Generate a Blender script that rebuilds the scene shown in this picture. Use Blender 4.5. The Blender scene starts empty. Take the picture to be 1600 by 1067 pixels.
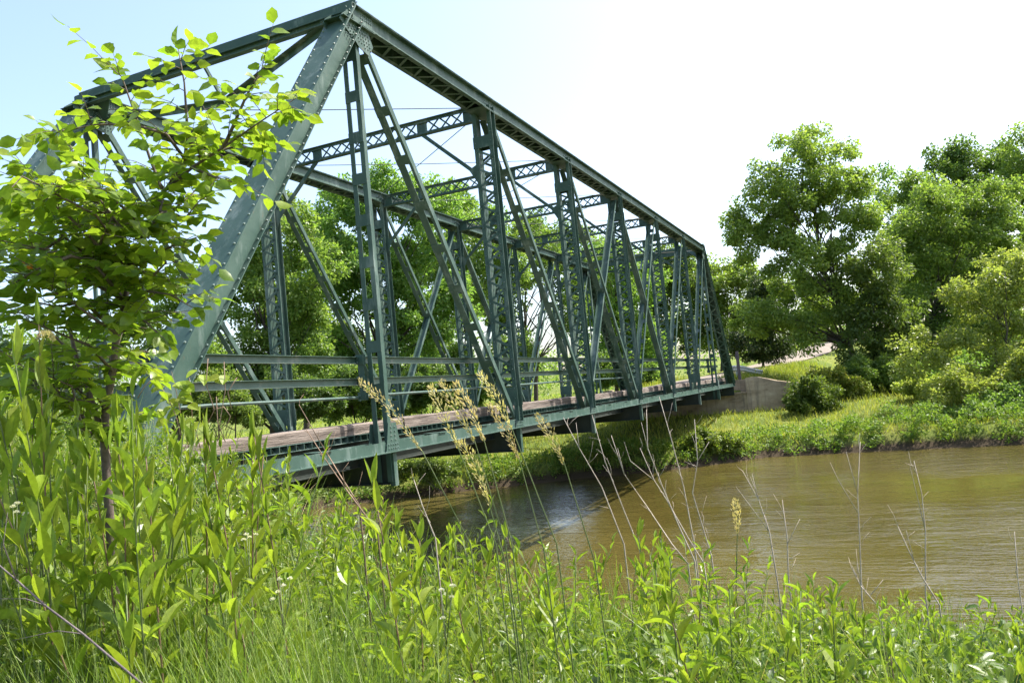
import bpy, math, random
import numpy as np
from mathutils import Vector, Matrix
R_ = math.radians
scene = bpy.context.scene
col = scene.collection

# ---------------------------------------------------------------- camera, sky, sun, exposure
L, H, W = 4.572, 6.38, 5.55                 # panel length, truss height, distance between trusses (m)
CAM = Vector((-5.29, -6.37, 0.581)); YAW, PITCH, ROLL, FOC = 0.413902, 0.0653362, -0.0953484, 1254.88
cf = Vector((math.cos(PITCH)*math.cos(YAW), math.cos(PITCH)*math.sin(YAW), math.sin(PITCH)))
r0 = Vector((math.sin(YAW), -math.cos(YAW), 0)); u0 = r0.cross(cf)
cr = math.cos(ROLL)*r0 + math.sin(ROLL)*u0; cu = -math.sin(ROLL)*r0 + math.cos(ROLL)*u0
cam_d = bpy.data.cameras.new('camera'); cam = bpy.data.objects.new('camera', cam_d); col.objects.link(cam)
m = Matrix.Identity(4)
for i in range(3):
    m[i][0], m[i][1], m[i][2], m[i][3] = cr[i], cu[i], -cf[i], CAM[i]
cam.matrix_world = m
cam_d.sensor_width = 36; cam_d.lens = FOC/1600*36; cam_d.clip_start = 0.05; cam_d.clip_end = 3000
scene.camera = cam

SUN = Vector((0.38, -0.40, 0.82)).normalized()
w = bpy.data.worlds.new('World'); scene.world = w; w.use_nodes = True
nt = w.node_tree; bg = nt.nodes['Background']
sky = nt.nodes.new('ShaderNodeTexSky'); sky.sky_type = 'NISHITA'; sky.sun_disc = False
sky.sun_elevation = math.asin(SUN.z); sky.sun_rotation = math.atan2(SUN.x, SUN.y)
sky.air_density = 1.0; sky.dust_density = 3.0; sky.ozone_density = 1.0
nt.links.new(sky.outputs[0], bg.inputs[0]); bg.inputs[1].default_value = 0.125
sl = bpy.data.lights.new('sun', 'SUN'); sl.energy = 3.4; sl.angle = R_(0.53); sl.color = (1, 0.955, 0.88)
so = bpy.data.objects.new('sun', sl); col.objects.link(so); so.rotation_euler = (-SUN).to_track_quat('-Z', 'Y').to_euler()
so.location = (0, 0, 40)
vs = scene.view_settings
vs.view_transform = 'Standard'; vs.look = 'None'; vs.gamma = 1; vs.exposure = 1.65; vs.use_curve_mapping = False
scene.cycles.max_bounces = 6; scene.cycles.transparent_max_bounces = 4

def at(px, py, d):                          # photograph pixel at a depth (m) -> world point
    return CAM + d*(cf + cr*((px-800)/FOC) - cu*((py-533.5)/FOC))
def pix(p):
    q = Vector(p)-CAM; d = q.dot(cf)
    return 800+FOC*q.dot(cr)/d, 533.5-FOC*q.dot(cu)/d, d

# ---------------------------------------------------------------- materials
def new_mat(name):
    mt = bpy.data.materials.new(name); mt.use_nodes = True
    n = mt.node_tree.nodes; return mt, n, mt.node_tree.links, n['Principled BSDF']
def ramp(n, stops):
    r = n.new('ShaderNodeValToRGB'); e = r.color_ramp.elements
    while len(e) < len(stops): e.new(0.5)
    for k, (p, c) in enumerate(stops):
        e[k].position = p; e[k].color = (*c, 1)
    return r
def noise(n, l, scale, detail=4, rough=.55, vec=None, stretch=None):
    t = n.new('ShaderNodeTexNoise'); t.inputs['Scale'].default_value = scale
    t.inputs['Detail'].default_value = detail; t.inputs['Roughness'].default_value = rough
    if vec is None:
        g = n.new('ShaderNodeNewGeometry'); vec = g.outputs['Position']
    if stretch:
        mp = n.new('ShaderNodeMapping'); mp.inputs['Scale'].default_value = stretch
        l.new(vec, mp.inputs[0]); vec = mp.outputs[0]
    l.new(vec, t.inputs['Vector']); return t
def bump(n, l, b, h, strength, dist):
    k = n.new('ShaderNodeBump'); k.inputs['Strength'].default_value = strength; k.inputs['Distance'].default_value = dist
    l.new(h, k.inputs['Height']); l.new(k.outputs[0], b.inputs['Normal'])
def simple(name, stops, scale, rough=.8, bstr=.3, bdist=.01, stretch=None, detail=5, metallic=0, bscale=None):
    mt, n, l, b = new_mat(name)
    t = noise(n, l, scale, detail, .6, None, stretch); r = ramp(n, stops)
    l.new(t.outputs[0], r.inputs[0]); l.new(r.outputs[0], b.inputs['Base Color'])
    b.inputs['Roughness'].default_value = rough; b.inputs['Metallic'].default_value = metallic
    if bstr:
        t2 = noise(n, l, bscale or scale*3, 5, .6, None, stretch); bump(n, l, b, t2.outputs[0], bstr, bdist)
    return mt

def paint_mat():
    mt, n, l, b = new_mat('green_paint')
    t = noise(n, l, 1.3, 6, .65); r = ramp(n, [(.22, (.024, .052, .041)), (.42, (.040, .078, .061)), (.58, (.056, .098, .078)), (.8, (.098, .138, .115))])
    l.new(t.outputs[0], r.inputs[0])
    t2 = noise(n, l, 17, 6, .72, None, (1, 1, .4)); r2 = ramp(n, [(.61, (0, 0, 0)), (.70, (1, 1, 1))]); l.new(t2.outputs[0], r2.inputs[0])
    mx = n.new('ShaderNodeMix'); mx.data_type = 'RGBA'; mx.inputs[7].default_value = (.15, .095, .06, 1)
    mf = n.new('ShaderNodeMath'); mf.operation = 'MULTIPLY'; mf.inputs[1].default_value = .55
    l.new(r2.outputs[0], mf.inputs[0]); l.new(mf.outputs[0], mx.inputs[0]); l.new(r.outputs[0], mx.inputs[6])
    t3 = noise(n, l, 3.2, 5, .7, None, (1, 1, .25)); r3 = ramp(n, [(.52, (0, 0, 0)), (.70, (1, 1, 1))]); l.new(t3.outputs[0], r3.inputs[0])
    mx2 = n.new('ShaderNodeMix'); mx2.data_type = 'RGBA'; mx2.inputs[7].default_value = (.25, .30, .275, 1)
    mf2 = n.new('ShaderNodeMath'); mf2.operation = 'MULTIPLY'; mf2.inputs[1].default_value = .55
    l.new(r3.outputs[0], mf2.inputs[0]); l.new(mf2.outputs[0], mx2.inputs[0]); l.new(mx.outputs[2], mx2.inputs[6])
    l.new(mx2.outputs[2], b.inputs['Base Color'])
    b.inputs['Roughness'].default_value = .5; b.inputs['Specular IOR Level'].default_value = .22
    bump(n, l, b, noise(n, l, 5, 5, .6).outputs[0], .22, .02)
    return mt

def leaf_mat(name, c0, c1, c2, trans=.4, rough=.45, island=True, spec=.42):
    mt, n, l, b = new_mat(name)
    g = n.new('ShaderNodeNewGeometry'); oi = n.new('ShaderNodeObjectInfo')
    r = ramp(n, [(0, c0), (.5, c1), (1, c2)])
    l.new(g.outputs['Random Per Island'] if island else oi.outputs['Random'], r.inputs[0])
    hs = n.new('ShaderNodeHueSaturation'); ma = n.new('ShaderNodeMapRange')
    ma.inputs[3].default_value = .78; ma.inputs[4].default_value = 1.18
    l.new(oi.outputs['Random'], ma.inputs[0]); l.new(ma.outputs[0], hs.inputs['Value']); l.new(r.outputs[0], hs.inputs['Color'])
    mh = n.new('ShaderNodeMapRange'); mh.inputs[3].default_value = .485; mh.inputs[4].default_value = .512
    wn = n.new('ShaderNodeTexWhiteNoise'); wn.noise_dimensions = '1D'; l.new(oi.outputs['Random'], wn.inputs['W']); l.new(wn.outputs['Value'], mh.inputs[0]); l.new(mh.outputs[0], hs.inputs['Hue'])
    hs0 = hs; tn = noise(n, l, 55, 4, .65); mv = n.new('ShaderNodeMapRange'); mv.inputs[1].default_value = .3; mv.inputs[2].default_value = .7; mv.inputs[3].default_value = .78; mv.inputs[4].default_value = 1.18
    hs = n.new('ShaderNodeHueSaturation'); l.new(tn.outputs[0], mv.inputs[0]); l.new(mv.outputs[0], hs.inputs['Value']); l.new(hs0.outputs[0], hs.inputs['Color'])
    l.new(hs.outputs[0], b.inputs['Base Color'])
    b.inputs['Roughness'].default_value = rough; b.inputs['Specular IOR Level'].default_value = spec
    tr = n.new('ShaderNodeBsdfTranslucent')
    mm = n.new('ShaderNodeMix'); mm.data_type = 'RGBA'; mm.blend_type = 'MULTIPLY'; mm.inputs[0].default_value = 1
    mm.inputs[7].default_value = (1.55, 1.6, .85, 1); l.new(hs.outputs[0], mm.inputs[6]); l.new(mm.outputs[2], tr.inputs[0])
    mix = n.new('ShaderNodeMixShader'); mix.inputs[0].default_value = trans
    l.new(b.outputs[0], mix.inputs[1]); l.new(tr.outputs[0], mix.inputs[2]); l.new(mix.outputs[0], n['Material Output'].inputs[0])
    return mt

M = {}
M['paint'] = paint_mat()
M['rivet'] = simple('rivet_paint', [(.3, (.07, .125, .108)), (.55, (.11, .16, .14)), (.75, (.20, .19, .17))], 9, .45, 0)
M['rail'] = simple('rail_paint', [(.3, (.035, .075, .055)), (.55, (.055, .10, .078)), (.75, (.16, .16, .145))], 6, .45, .2)
M['shade_dark_steel'] = simple('shade_darkened_underside_steel', [(.3, (.012, .020, .016)), (.6, (.026, .036, .029)), (.8, (.05, .04, .03))], 3, .75, .3)  # floor beams and stringers: under-deck shade put into the base colour
M['timber'] = simple('weathered_timber', [(.25, (.03, .022, .017)), (.40, (.11, .084, .066)), (.55, (.19, .152, .125)), (.8, (.34, .29, .25))], 11, .9, .9, .02, (.12, 1, 1.6), 7)
M['concrete'] = None
M['bark'] = simple('bark', [(.3, (.045, .036, .028)), (.7, (.12, .10, .08))], 7, .95, .9, .03, (1, 1, .3))
M['twig'] = simple('young_bark', [(.3, (.07, .05, .04)), (.7, (.16, .12, .095))], 40, .85, .5, .003)
M['stem'] = simple('green_stem', [(.3, (.07, .11, .03)), (.7, (.13, .15, .05))], 30, .6, 0)
M['redstem'] = simple('reddish_stem', [(.3, (.10, .07, .035)), (.7, (.18, .10, .06))], 30, .6, 0)
M['dry'] = simple('dry_stalk', [(.3, (.30, .24, .19)), (.7, (.50, .43, .37))], 30, .85, 0)
M['drybrown'] = simple('dry_brown', [(.3, (.16, .10, .07)), (.7, (.32, .22, .15))], 30, .85, 0)
M['gravel'] = simple('gravel', [(.3, (.17, .14, .11)), (.7, (.28, .235, .19))], 3, .95, .6, .02, None, 8, 0, 40)
M['wire'] = simple('rod_steel', [(.3, (.05, .06, .055)), (.7, (.10, .10, .09))], 8, .6, 0)
M['galv'] = simple('galvanised_steel', [(.3, (.34, .36, .37)), (.7, (.50, .52, .53))], 4, .5, .1)
M['post'] = simple('old_post_wood', [(.3, (.06, .045, .05)), (.7, (.16, .13, .125))], 12, .9, .6, .01, (1, 1, .2))
M['tree_a'] = leaf_mat('foliage_mid_green', (.105, .185, .036), (.160, .250, .050), (.225, .305, .068), .5, .42)
M['tree_b'] = leaf_mat('foliage_deep_green', (.088, .158, .032), (.130, .210, .044), (.190, .265, .060), .48, .42)
M['tree_c'] = leaf_mat('foliage_yellow_green', (.21, .265, .05), (.27, .315, .070), (.34, .36, .10), .5, .42)
M['tree_d'] = leaf_mat('foliage_dark_cedar', (.030, .065, .018), (.050, .090, .022), (.080, .120, .030), .25)
M['sap'] = leaf_mat('sapling_leaf', (.095, .175, .018), (.145, .230, .022), (.215, .285, .030), .5, .34)
M['weed_a'] = leaf_mat('broad_weed_leaf', (.130, .205, .022), (.185, .260, .028), (.255, .315, .038), .46, .36)
M['weed_b'] = leaf_mat('narrow_weed_leaf', (.105, .180, .018), (.160, .240, .024), (.23, .295, .034), .45, .38)
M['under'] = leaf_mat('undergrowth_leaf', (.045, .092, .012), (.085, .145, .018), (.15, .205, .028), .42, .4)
M['lime'] = leaf_mat('vine_leaf', (.18, .25, .02), (.22, .29, .025), (.26, .31, .03), .48, .45)
M['blade'] = leaf_mat('grass_blade', (.105, .175, .024), (.155, .22, .034), (.225, .27, .06), .42, .45)
M['far_grass'] = leaf_mat('bank_grass', (.16, .22, .026), (.235, .285, .040), (.33, .32, .08), .42, .6)
M['bank_brush'] = leaf_mat('bank_brush_leaf', (.085, .145, .020), (.130, .195, .030), (.19, .24, .045), .45, .5)
M['seed'] = leaf_mat('grass_seed', (.38, .31, .14), (.48, .40, .19), (.56, .48, .26), .3, .7)
M['white'] = leaf_mat('white_petal', (.55, .55, .47), (.65, .64, .56), (.72, .70, .62), .3, .7)
M['cream'] = leaf_mat('cream_bud', (.38, .33, .16), (.46, .41, .22), (.52, .47, .28), .3, .7)
M['orange'] = leaf_mat('orange_leaf', (.50, .16, .02), (.55, .19, .02), (.6, .22, .03), .4, .5)

def concrete_mat():
    mt, n, l, b = new_mat('concrete')
    t = noise(n, l, 1.1, 7, .65, None, (1, 1, 2.2)); r = ramp(n, [(.28, (.16, .11, .066)), (.5, (.35, .265, .175)), (.72, (.48, .385, .27))])
    l.new(t.outputs[0], r.inputs[0])
    t2 = noise(n, l, 3, 6, .7, None, (2.0, 2.0, .15)); r2 = ramp(n, [(.5, (0, 0, 0)), (.68, (1, 1, 1))]); l.new(t2.outputs[0], r2.inputs[0])
    mx = n.new('ShaderNodeMix'); mx.data_type = 'RGBA'; mx.inputs[7].default_value = (.085, .075, .06, 1)
    mf = n.new('ShaderNodeMath'); mf.operation = 'MULTIPLY'; mf.inputs[1].default_value = .6
    l.new(r2.outputs[0], mf.inputs[0]); l.new(mf.outputs[0], mx.inputs[0]); l.new(r.outputs[0], mx.inputs[6])
    l.new(mx.outputs[2], b.inputs['Base Color']); b.inputs['Roughness'].default_value = .93
    bump(n, l, b, noise(n, l, 12, 7, .7).outputs[0], .5, .02)
    return mt
M['concrete'] = concrete_mat()

def ground_mat():
    mt, n, l, b = new_mat('ground')
    t = noise(n, l, .35, 7, .65); r = ramp(n, [(.3, (.075, .11, .024)), (.5, (.125, .16, .034)), (.62, (.17, .185, .045)), (.8, (.19, .155, .075))])
    l.new(t.outputs[0], r.inputs[0])
    t2 = noise(n, l, 6, 6, .7); mx = n.new('ShaderNodeMix'); mx.data_type = 'RGBA'; mx.blend_type = 'OVERLAY'; mx.inputs[0].default_value = .7
    l.new(r.outputs[0], mx.inputs[6]); l.new(t2.outputs[0], mx.inputs[7])
    gz = n.new('ShaderNodeNewGeometry'); sx = n.new('ShaderNodeSeparateXYZ'); l.new(gz.outputs['Position'], sx.inputs[0])
    mz = n.new('ShaderNodeMapRange'); mz.inputs[1].default_value = -2.55; mz.inputs[2].default_value = -2.8; l.new(sx.outputs[2], mz.inputs[0])
    mm = n.new('ShaderNodeMix'); mm.data_type = 'RGBA'; mm.inputs[7].default_value = (.060, .045, .028, 1); l.new(mz.outputs[0], mm.inputs[0]); l.new(mx.outputs[2], mm.inputs[6]); mx = mm
    l.new(mx.outputs[2], b.inputs['Base Color']); b.inputs['Roughness'].default_value = .95; b.inputs['Specular IOR Level'].default_value = .1
    bump(n, l, b, noise(n, l, 9, 6, .7).outputs[0], .8, .08)
    return mt
M['ground'] = ground_mat()

def water_mat():
    mt, n, l, b = new_mat('river_water')
    t = noise(n, l, .12, 4, .5); r = ramp(n, [(.35, (.056, .045, .011)), (.65, (.086, .071, .019))])
    l.new(t.outputs[0], r.inputs[0]); l.new(r.outputs[0], b.inputs['Base Color'])
    b.inputs['Roughness'].default_value = .06; b.inputs['IOR'].default_value = 1.33; b.inputs['Specular IOR Level'].default_value = .5
    g = n.new('ShaderNodeNewGeometry')
    a1 = noise(n, l, 1.0, 4, .6, g.outputs['Position'], (2.0, .55, 1)); a2 = noise(n, l, 4.5, 3, .6, g.outputs['Position'], (1.7, .6, 1))
    a3 = noise(n, l, .16, 3, .5, g.outputs['Position'])
    r3 = ramp(n, [(.36, (.12, .12, .12)), (.62, (1, 1, 1))]); l.new(a3.outputs[0], r3.inputs[0])
    ad = n.new('ShaderNodeMath'); ad.operation = 'MULTIPLY_ADD'; ad.inputs[1].default_value = .35
    l.new(a2.outputs[0], ad.inputs[0]); l.new(a1.outputs[0], ad.inputs[2])
    mu = n.new('ShaderNodeMath'); mu.operation = 'MULTIPLY'; l.new(ad.outputs[0], mu.inputs[0]); l.new(r3.outputs[0], mu.inputs[1])
    bump(n, l, b, mu.outputs[0], .9, .14)
    return mt
M['water'] = water_mat()

# ---------------------------------------------------------------- helpers
def tag(o, label=None, cat=None, group=None, kind=None):
    if label: o['label'] = label
    if cat: o['category'] = cat
    if group: o['group'] = group
    if kind: o['kind'] = kind
    return o
def empty(name, loc=(0, 0, 0), rz=0, s=1):
    o = bpy.data.objects.new(name, None); col.objects.link(o); o.location = loc; o.rotation_euler = (0, 0, rz); o.scale = (s, s, s)
    o.empty_display_size = .2; return o
def link(name, me, parent=None, mat=None):
    o = bpy.data.objects.new(name, me); col.objects.link(o)
    if mat is not None and not me.materials: me.materials.append(mat)
    if parent is not None: o.parent = parent
    return o
def copy_tree(o, parent=None):
    c = o.copy(); col.objects.link(c); c.parent = parent
    for ch in KIDS.get(o.name, []): copy_tree(ch, c)
    return c
KIDS = {}
def kids(o):
    KIDS[o.name] = list(o.children)
    for c in o.children: kids(c)

class MB:
    def __init__(s): s.v = []; s.f = []
    def add(s, vs_, fs):
        k = len(s.v); s.v += [tuple(v) for v in vs_]; s.f += [tuple(i+k for i in f) for f in fs]
    def prof(s, p0, p1, poly, sv, up=None):
        p0 = Vector(p0); p1 = Vector(p1); ax = (p1-p0).normalized(); sv = Vector(sv); sv = (sv-ax*sv.dot(ax)).normalized()
        nv = ax.cross(sv)
        if up is not None and nv.dot(Vector(up)) < 0: nv = -nv
        n = len(poly); a = [p0+sv*x+nv*y for x, y in poly]; b = [p1+sv*x+nv*y for x, y in poly]
        s.add(a+b, [(i, (i+1) % n, n+(i+1) % n, n+i) for i in range(n)]+[tuple(range(n-1, -1, -1)), tuple(range(n, 2*n))])
    def bar(s, p0, p1, wd, th, sv, up=None, off=(0, 0)):
        a, b = off
        s.prof(p0, p1, [(a-wd/2, b-th/2), (a+wd/2, b-th/2), (a+wd/2, b+th/2), (a-wd/2, b+th/2)], sv, up)
    def box(s, x0, x1, y0, y1, z0, z1):
        s.add([(x0, y0, z0), (x1, y0, z0), (x1, y1, z0), (x0, y1, z0), (x0, y0, z1), (x1, y0, z1), (x1, y1, z1), (x0, y1, z1)],
              [(0, 3, 2, 1), (4, 5, 6, 7), (0, 1, 5, 4), (1, 2, 6, 5), (2, 3, 7, 6), (3, 0, 4, 7)])
    def tube(s, pts, rad, n=6):
        pts = [Vector(p) for p in pts]; rings = []
        for i, p in enumerate(pts):
            d = (pts[min(i+1, len(pts)-1)]-pts[max(i-1, 0)]).normalized()
            a = d.cross(Vector((0, 0, 1)) if abs(d.z) < .9 else Vector((1, 0, 0))).normalized(); b = d.cross(a)
            r = rad[i] if hasattr(rad, '__len__') else rad
            rings.append([p+(a*math.cos(2*math.pi*k/n)+b*math.sin(2*math.pi*k/n))*r for k in range(n)])
        fs = []
        for i in range(len(pts)-1):
            for k in range(n): fs.append((i*n+k, i*n+(k+1) % n, (i+1)*n+(k+1) % n, (i+1)*n+k))
        fs.append(tuple(range(n-1, -1, -1))); fs.append(tuple((len(pts)-1)*n+k for k in range(n)))
        s.add([v for r in rings for v in r], fs)
    def rivet(s, p, nrm, r=.016, h=.012):
        p = Vector(p); nrm = Vector(nrm).normalized(); a = nrm.cross(Vector((.3, .5, .81))).normalized(); b = nrm.cross(a)
        q = [p+(a*math.cos(k*math.pi/3)+b*math.sin(k*math.pi/3))*r for k in range(6)]
        t = [p+(a*math.cos(k*math.pi/3)+b*math.sin(k*math.pi/3))*r*.6+nrm*h for k in range(6)]
        s.add(q+t, [(k, (k+1) % 6, 6+(k+1) % 6, 6+k) for k in range(6)]+[(6, 7, 8, 9, 10, 11)])
    def mesh(s, name, mat, smooth=False):
        me = bpy.data.meshes.new(name); me.from_pydata(s.v, [], s.f); me.materials.append(mat)
        if smooth: me.polygons.foreach_set('use_smooth', [True]*len(me.polygons))
        me.update(); return me
    def build(s, name, mat, parent=None, smooth=False):
        return link(name, s.mesh(name, mat, smooth), parent)

def mass(name, tv, tf, P, T, N, S, Wd, mat, smooth=False):
    """one mesh of many copies of a small template (x width, y length, z normal)"""
    P = np.asarray(P, float); T = np.asarray(T, float); N = np.asarray(N, float)
    T = T/np.linalg.norm(T, axis=1, keepdims=True)
    N = N-T*(N*T).sum(1, keepdims=True); N = N/(np.linalg.norm(N, axis=1, keepdims=True)+1e-9)
    X = np.cross(T, N); S = np.asarray(S, float)[:, None, None]; Wd = np.asarray(Wd, float)[:, None, None]
    tv = np.asarray(tv, float); tf = np.asarray(tf, int)
    V = P[:, None, :]+X[:, None, :]*(tv[None, :, 0:1]*Wd)+T[:, None, :]*(tv[None, :, 1:2]*S)+N[:, None, :]*(tv[None, :, 2:3]*S)
    n, k = V.shape[:2]; F = (tf[None]+(np.arange(n)*k)[:, None, None]).reshape(-1)
    me = bpy.data.meshes.new(name); q = tf.shape[1]; nf = n*len(tf)
    me.vertices.add(n*k); me.vertices.foreach_set('co', V.reshape(-1).astype(np.float32))
    me.loops.add(nf*q); me.loops.foreach_set('vertex_index', F.astype(np.int32))
    me.polygons.add(nf); me.polygons.foreach_set('loop_start', (np.arange(nf)*q).astype(np.int32))
    me.materials.append(mat); me.update(calc_edges=True); me.validate()
    return me
LEAF2 = ([(0, 0, 0), (.5, .42, .10), (0, 1, -.04), (-.5, .42, .10)], [(0, 1, 2), (0, 2, 3)])
LEAF6 = ([(0, 0, 0), (.42, .28, .06), (.40, .62, .03), (0, 1, -.16), (-.40, .62, .03), (-.42, .28, .06), (0, .5, -.01)],
         [(0, 1, 6), (1, 2, 6), (2, 3, 6), (3, 4, 6), (4, 5, 6), (5, 0, 6)])
BLADE = ([(-.5, 0, 0), (.5, 0, 0), (-.42, .4, .04), (.42, .4, .04), (-.26, .75, .15), (.26, .75, .15), (0, 1, .34)],
         [(0, 1, 3), (0, 3, 2), (2, 3, 5), (2, 5, 4), (4, 5, 6)])
def frame(t, n):                            # rotation matrix: y = tip direction, z = normal
    t = Vector(t).normalized(); n = Vector(n); n = (n-t*n.dot(t)).normalized(); x = t.cross(n)
    return Matrix((x, t, n)).transposed()
def leaf_mesh(name, mat, prof_, fold=.12, droop=.2, n=7, teeth=0):
    """blade of a leaf with a folded midrib: length 1 along y, width 1"""
    v = []; f = []
    for i in range(n+1):
        t = i/n; wd = prof_(t)/2; z = -droop*t*t
        k = wd*(1+(teeth if i % 2 else -teeth))
        v += [(-k, t, z+fold*wd*2), (0, t, z), (k, t, z+fold*wd*2)]
    for i in range(n):
        a = i*3; f += [(a, a+1, a+4, a+3), (a+1, a+2, a+5, a+4)]
    me = bpy.data.meshes.new(name); me.from_pydata(v, [], f); me.materials.append(mat); me.update(); return me
ovate = lambda t: max(.02, 1.02*math.sin(math.pi*min(1, t**.72))**.85)
lance = lambda t: max(.02, math.sin(math.pi*t**.8)**.9)

# ---------------------------------------------------------------- terrain, river, roads
def sm(a, b, x):
    t = min(1, max(0, (x-a)/(b-a))); return t*t*(3-2*t)
def far_shore(y):
    return float(np.interp(y, [-200, -60, -16, -9, -2, 1, 4, 8, 12, 17, 22, 32, 60, 200], [34, 30, 28.2, 29.2, 29.3, 26.6, 25.4, 23, 20.6, 16, 13, 9, 2, -14]))
def near_shore(y):
    return float(np.interp(y, [-200, -40, -10, 0, 8, 20, 60, 200], [9, 7, 6, 5.5, 3, -3, -14, -32]))
ROADC = [(-60, 3.2, .45), (-14, 2.95, .25), (-.6, 2.93, .25), (37.2, 2.93, .28), (42, 2.4, .42), (49, .2, .75), (59.6, -1.8, 1.4), (70, -3.4, 2.3), (82, -8, 3.4), (95, -18, 4.6)]
def road_y(x): return float(np.interp(x, [p[0] for p in ROADC], [p[1] for p in ROADC]))
def road_z(x): return float(np.interp(x, [p[0] for p in ROADC], [p[2] for p in ROADC]))
def hgt(x, y):
    ns, fs = near_shore(y), far_shore(y)
    n = .10*math.sin(x*.9+y*.37)*math.sin(y*.7-x*.21)+.05*math.sin(2.3*x+1.1*y)
    if x < (ns+fs)/2:                       # near bank
        low = -1.08-2.15*sm(-3.0, ns+.6, x)-.9*sm(ns, ns+5, x)
        low += .9*sm(-20, -60, x)
        emb = .28-3.6*sm(-1.3, 2.6, x)-.8*sm(3, 8, x)
        e = sm(-4.6, -.8, y)*(1-sm(7, 12, y))
        h = low*(1-e)+max(emb, low-.2)*e if x < 4 else low
        if y > 12: h = min(h, -1.0) if x > -10 else h
        return h+n*.6*(1-e*.8)
    d = x-fs                                # far bank
    h = -3.9+.85*sm(-3, 0, d)+.75*sm(0, 1.1, d)+.7*sm(1, 9, d)
    right = sm(4, -10, y)
    h += right*(.5*sm(34, 46, x)+5.5*sm(48, 120, x)) + (1-right)*(.5*sm(30, 44, x)+2.0*sm(45, 150, x))
    h += .8*sm(-8, -22, y)*sm(2, 10, d)
    h += n*(.3+1.2*sm(60, 140, x))
    if x > 37.4:
        rd = abs(y-road_y(x)); k = 1-sm(2.7, 2.7+1.2+2.2*sm(36.5, 46, x), rd)
        h = h*(1-k)+(road_z(x)-.03)*k
    return h+6*sm(130, 300, x)+5*sm(60, 200, abs(y))

def axis(lo, hi, a, b, st):
    out = list(np.arange(a, b+.001, st)); s = st; p = a
    while p > lo: s *= 1.35; p -= s; out.insert(0, p)
    s = st; p = b
    while p < hi: s *= 1.35; p += s; out.append(p)
    return out
xs = axis(-400, 900, -9, 60, .5); ys = axis(-600, 600, -18, 24, .5)
vv = [(x, y, hgt(x, y)) for x in xs for y in ys]; ny = len(ys)
ff = [(i*ny+j, (i+1)*ny+j, (i+1)*ny+j+1, i*ny+j+1) for i in range(len(xs)-1) for j in range(ny-1)]
gm = bpy.data.meshes.new('ground'); gm.from_pydata(vv, [], ff); gm.materials.append(M['ground'])
gm.polygons.foreach_set('use_smooth', [True]*len(gm.polygons)); gm.update()
tag(link('ground', gm), kind='structure')
ZW = -3.0
wb = MB(); wb.add([(-120, -600, ZW), (130, -600, ZW), (130, 600, ZW), (-120, 600, ZW)], [(0, 1, 2, 3)])
tag(wb.build('river_water', M['water']), kind='structure')
def ribbon(name, pts, wd, mat):
    pts = [Vector(p) for p in pts]; fine = []
    for a, b in zip(pts, pts[1:]):
        for k in range(8): fine.append(a.lerp(b, k/8))
    fine.append(pts[-1]); b_ = MB(); rows = []
    for i, p in enumerate(fine):
        d = fine[min(i+1, len(fine)-1)]-fine[max(i-1, 0)]; s = Vector((-d.y, d.x, 0)).normalized()
        rows.append([p+s*wd*q+Vector((0, 0, .03-.05*abs(q)*2)) for q in (-.5, -.25, 0, .25, .5)])
    n = 5; b_.add([v for r in rows for v in r], [(i*n+j, i*n+j+1, (i+1)*n+j+1, (i+1)*n+j) for i in range(len(rows)-1) for j in range(n-1)])
    return tag(b_.build(name, mat, None, True), kind='structure')
ribbon('gravel_road', [(p[0], p[1], p[2]+.02) for p in ROADC[3:]], 3.7, M['gravel'])
ribbon('approach_road', [(p[0], p[1], p[2]+.02) for p in ROADC[:3]], 4.6, M['gravel'])
random.seed(3); rng = np.random.default_rng(5)

# ---------------------------------------------------------------- the truss bridge
BR = empty('truss_bridge', (0, 0, 0))
tag(BR, 'dark green riveted steel through truss bridge crossing the brown river', 'bridge')
PT = M['paint']
G = .27                                     # gap between the two webs of a member
WB, FL = .254, .075                         # chord web depth, flange width
def X(i): return i*L
bar_cache = {}
def lacing_bar(p0, p1, wd, nrm, parent):
    p0 = Vector(p0); p1 = Vector(p1); ln = (p1-p0).length; key = (round(ln, 2), round(wd, 3))
    if key not in bar_cache:
        b = MB(); e = ln/2; h = wd/2; t = .004; c = h*.6
        poly = [(-e-h*.3, -c), (-e+c, -h), (e-c, -h), (e+h*.3, -c), (e+h*.3, c), (e-c, h), (-e+c, h), (-e-h*.3, c)]
        n = len(poly)
        b.add([(x, y, -t) for x, y in poly]+[(x, y, t) for x, y in poly], [(i, (i+1) % n, n+(i+1) % n, n+i) for i in range(n)]+[tuple(range(n-1, -1, -1)), tuple(range(n, 2*n))])
        bar_cache[key] = b.mesh('lacing_bar', PT)
    o = link('lacing_bar', bar_cache[key], parent)
    mt = frame((p1-p0), nrm); mt = mt @ Matrix(((0, -1, 0), (1, 0, 0), (0, 0, 1)))
    o.matrix_local = Matrix.Translation((p0+p1)/2) @ mt.to_4x4()
def zigzag(a0, a1, b0, b1, n, first=0):     # bars between two parallel edges a and b
    a0, a1, b0, b1 = map(Vector, (a0, a1, b0, b1)); out = []
    for k in range(n):
        t0, t1 = k/n, (k+1)/n
        p, q = ((a0.lerp(a1, t0), b0.lerp(b1, t1)) if (k+first) % 2 == 0 else (b0.lerp(b1, t0), a0.lerp(a1, t1)))
        out.append((p, q))
    return out
def lace(bars, wd, nrm, parent, single):
    if single:
        for p, q in bars: lacing_bar(p, q, wd, nrm, parent)
    else:
        b = MB()
        for p, q in bars:
            d = (q-p).normalized().cross(Vector(nrm)); b.bar(p, q, wd, .008, d)
        tag(b.build('lacing', PT, parent), kind='stuff')
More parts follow.
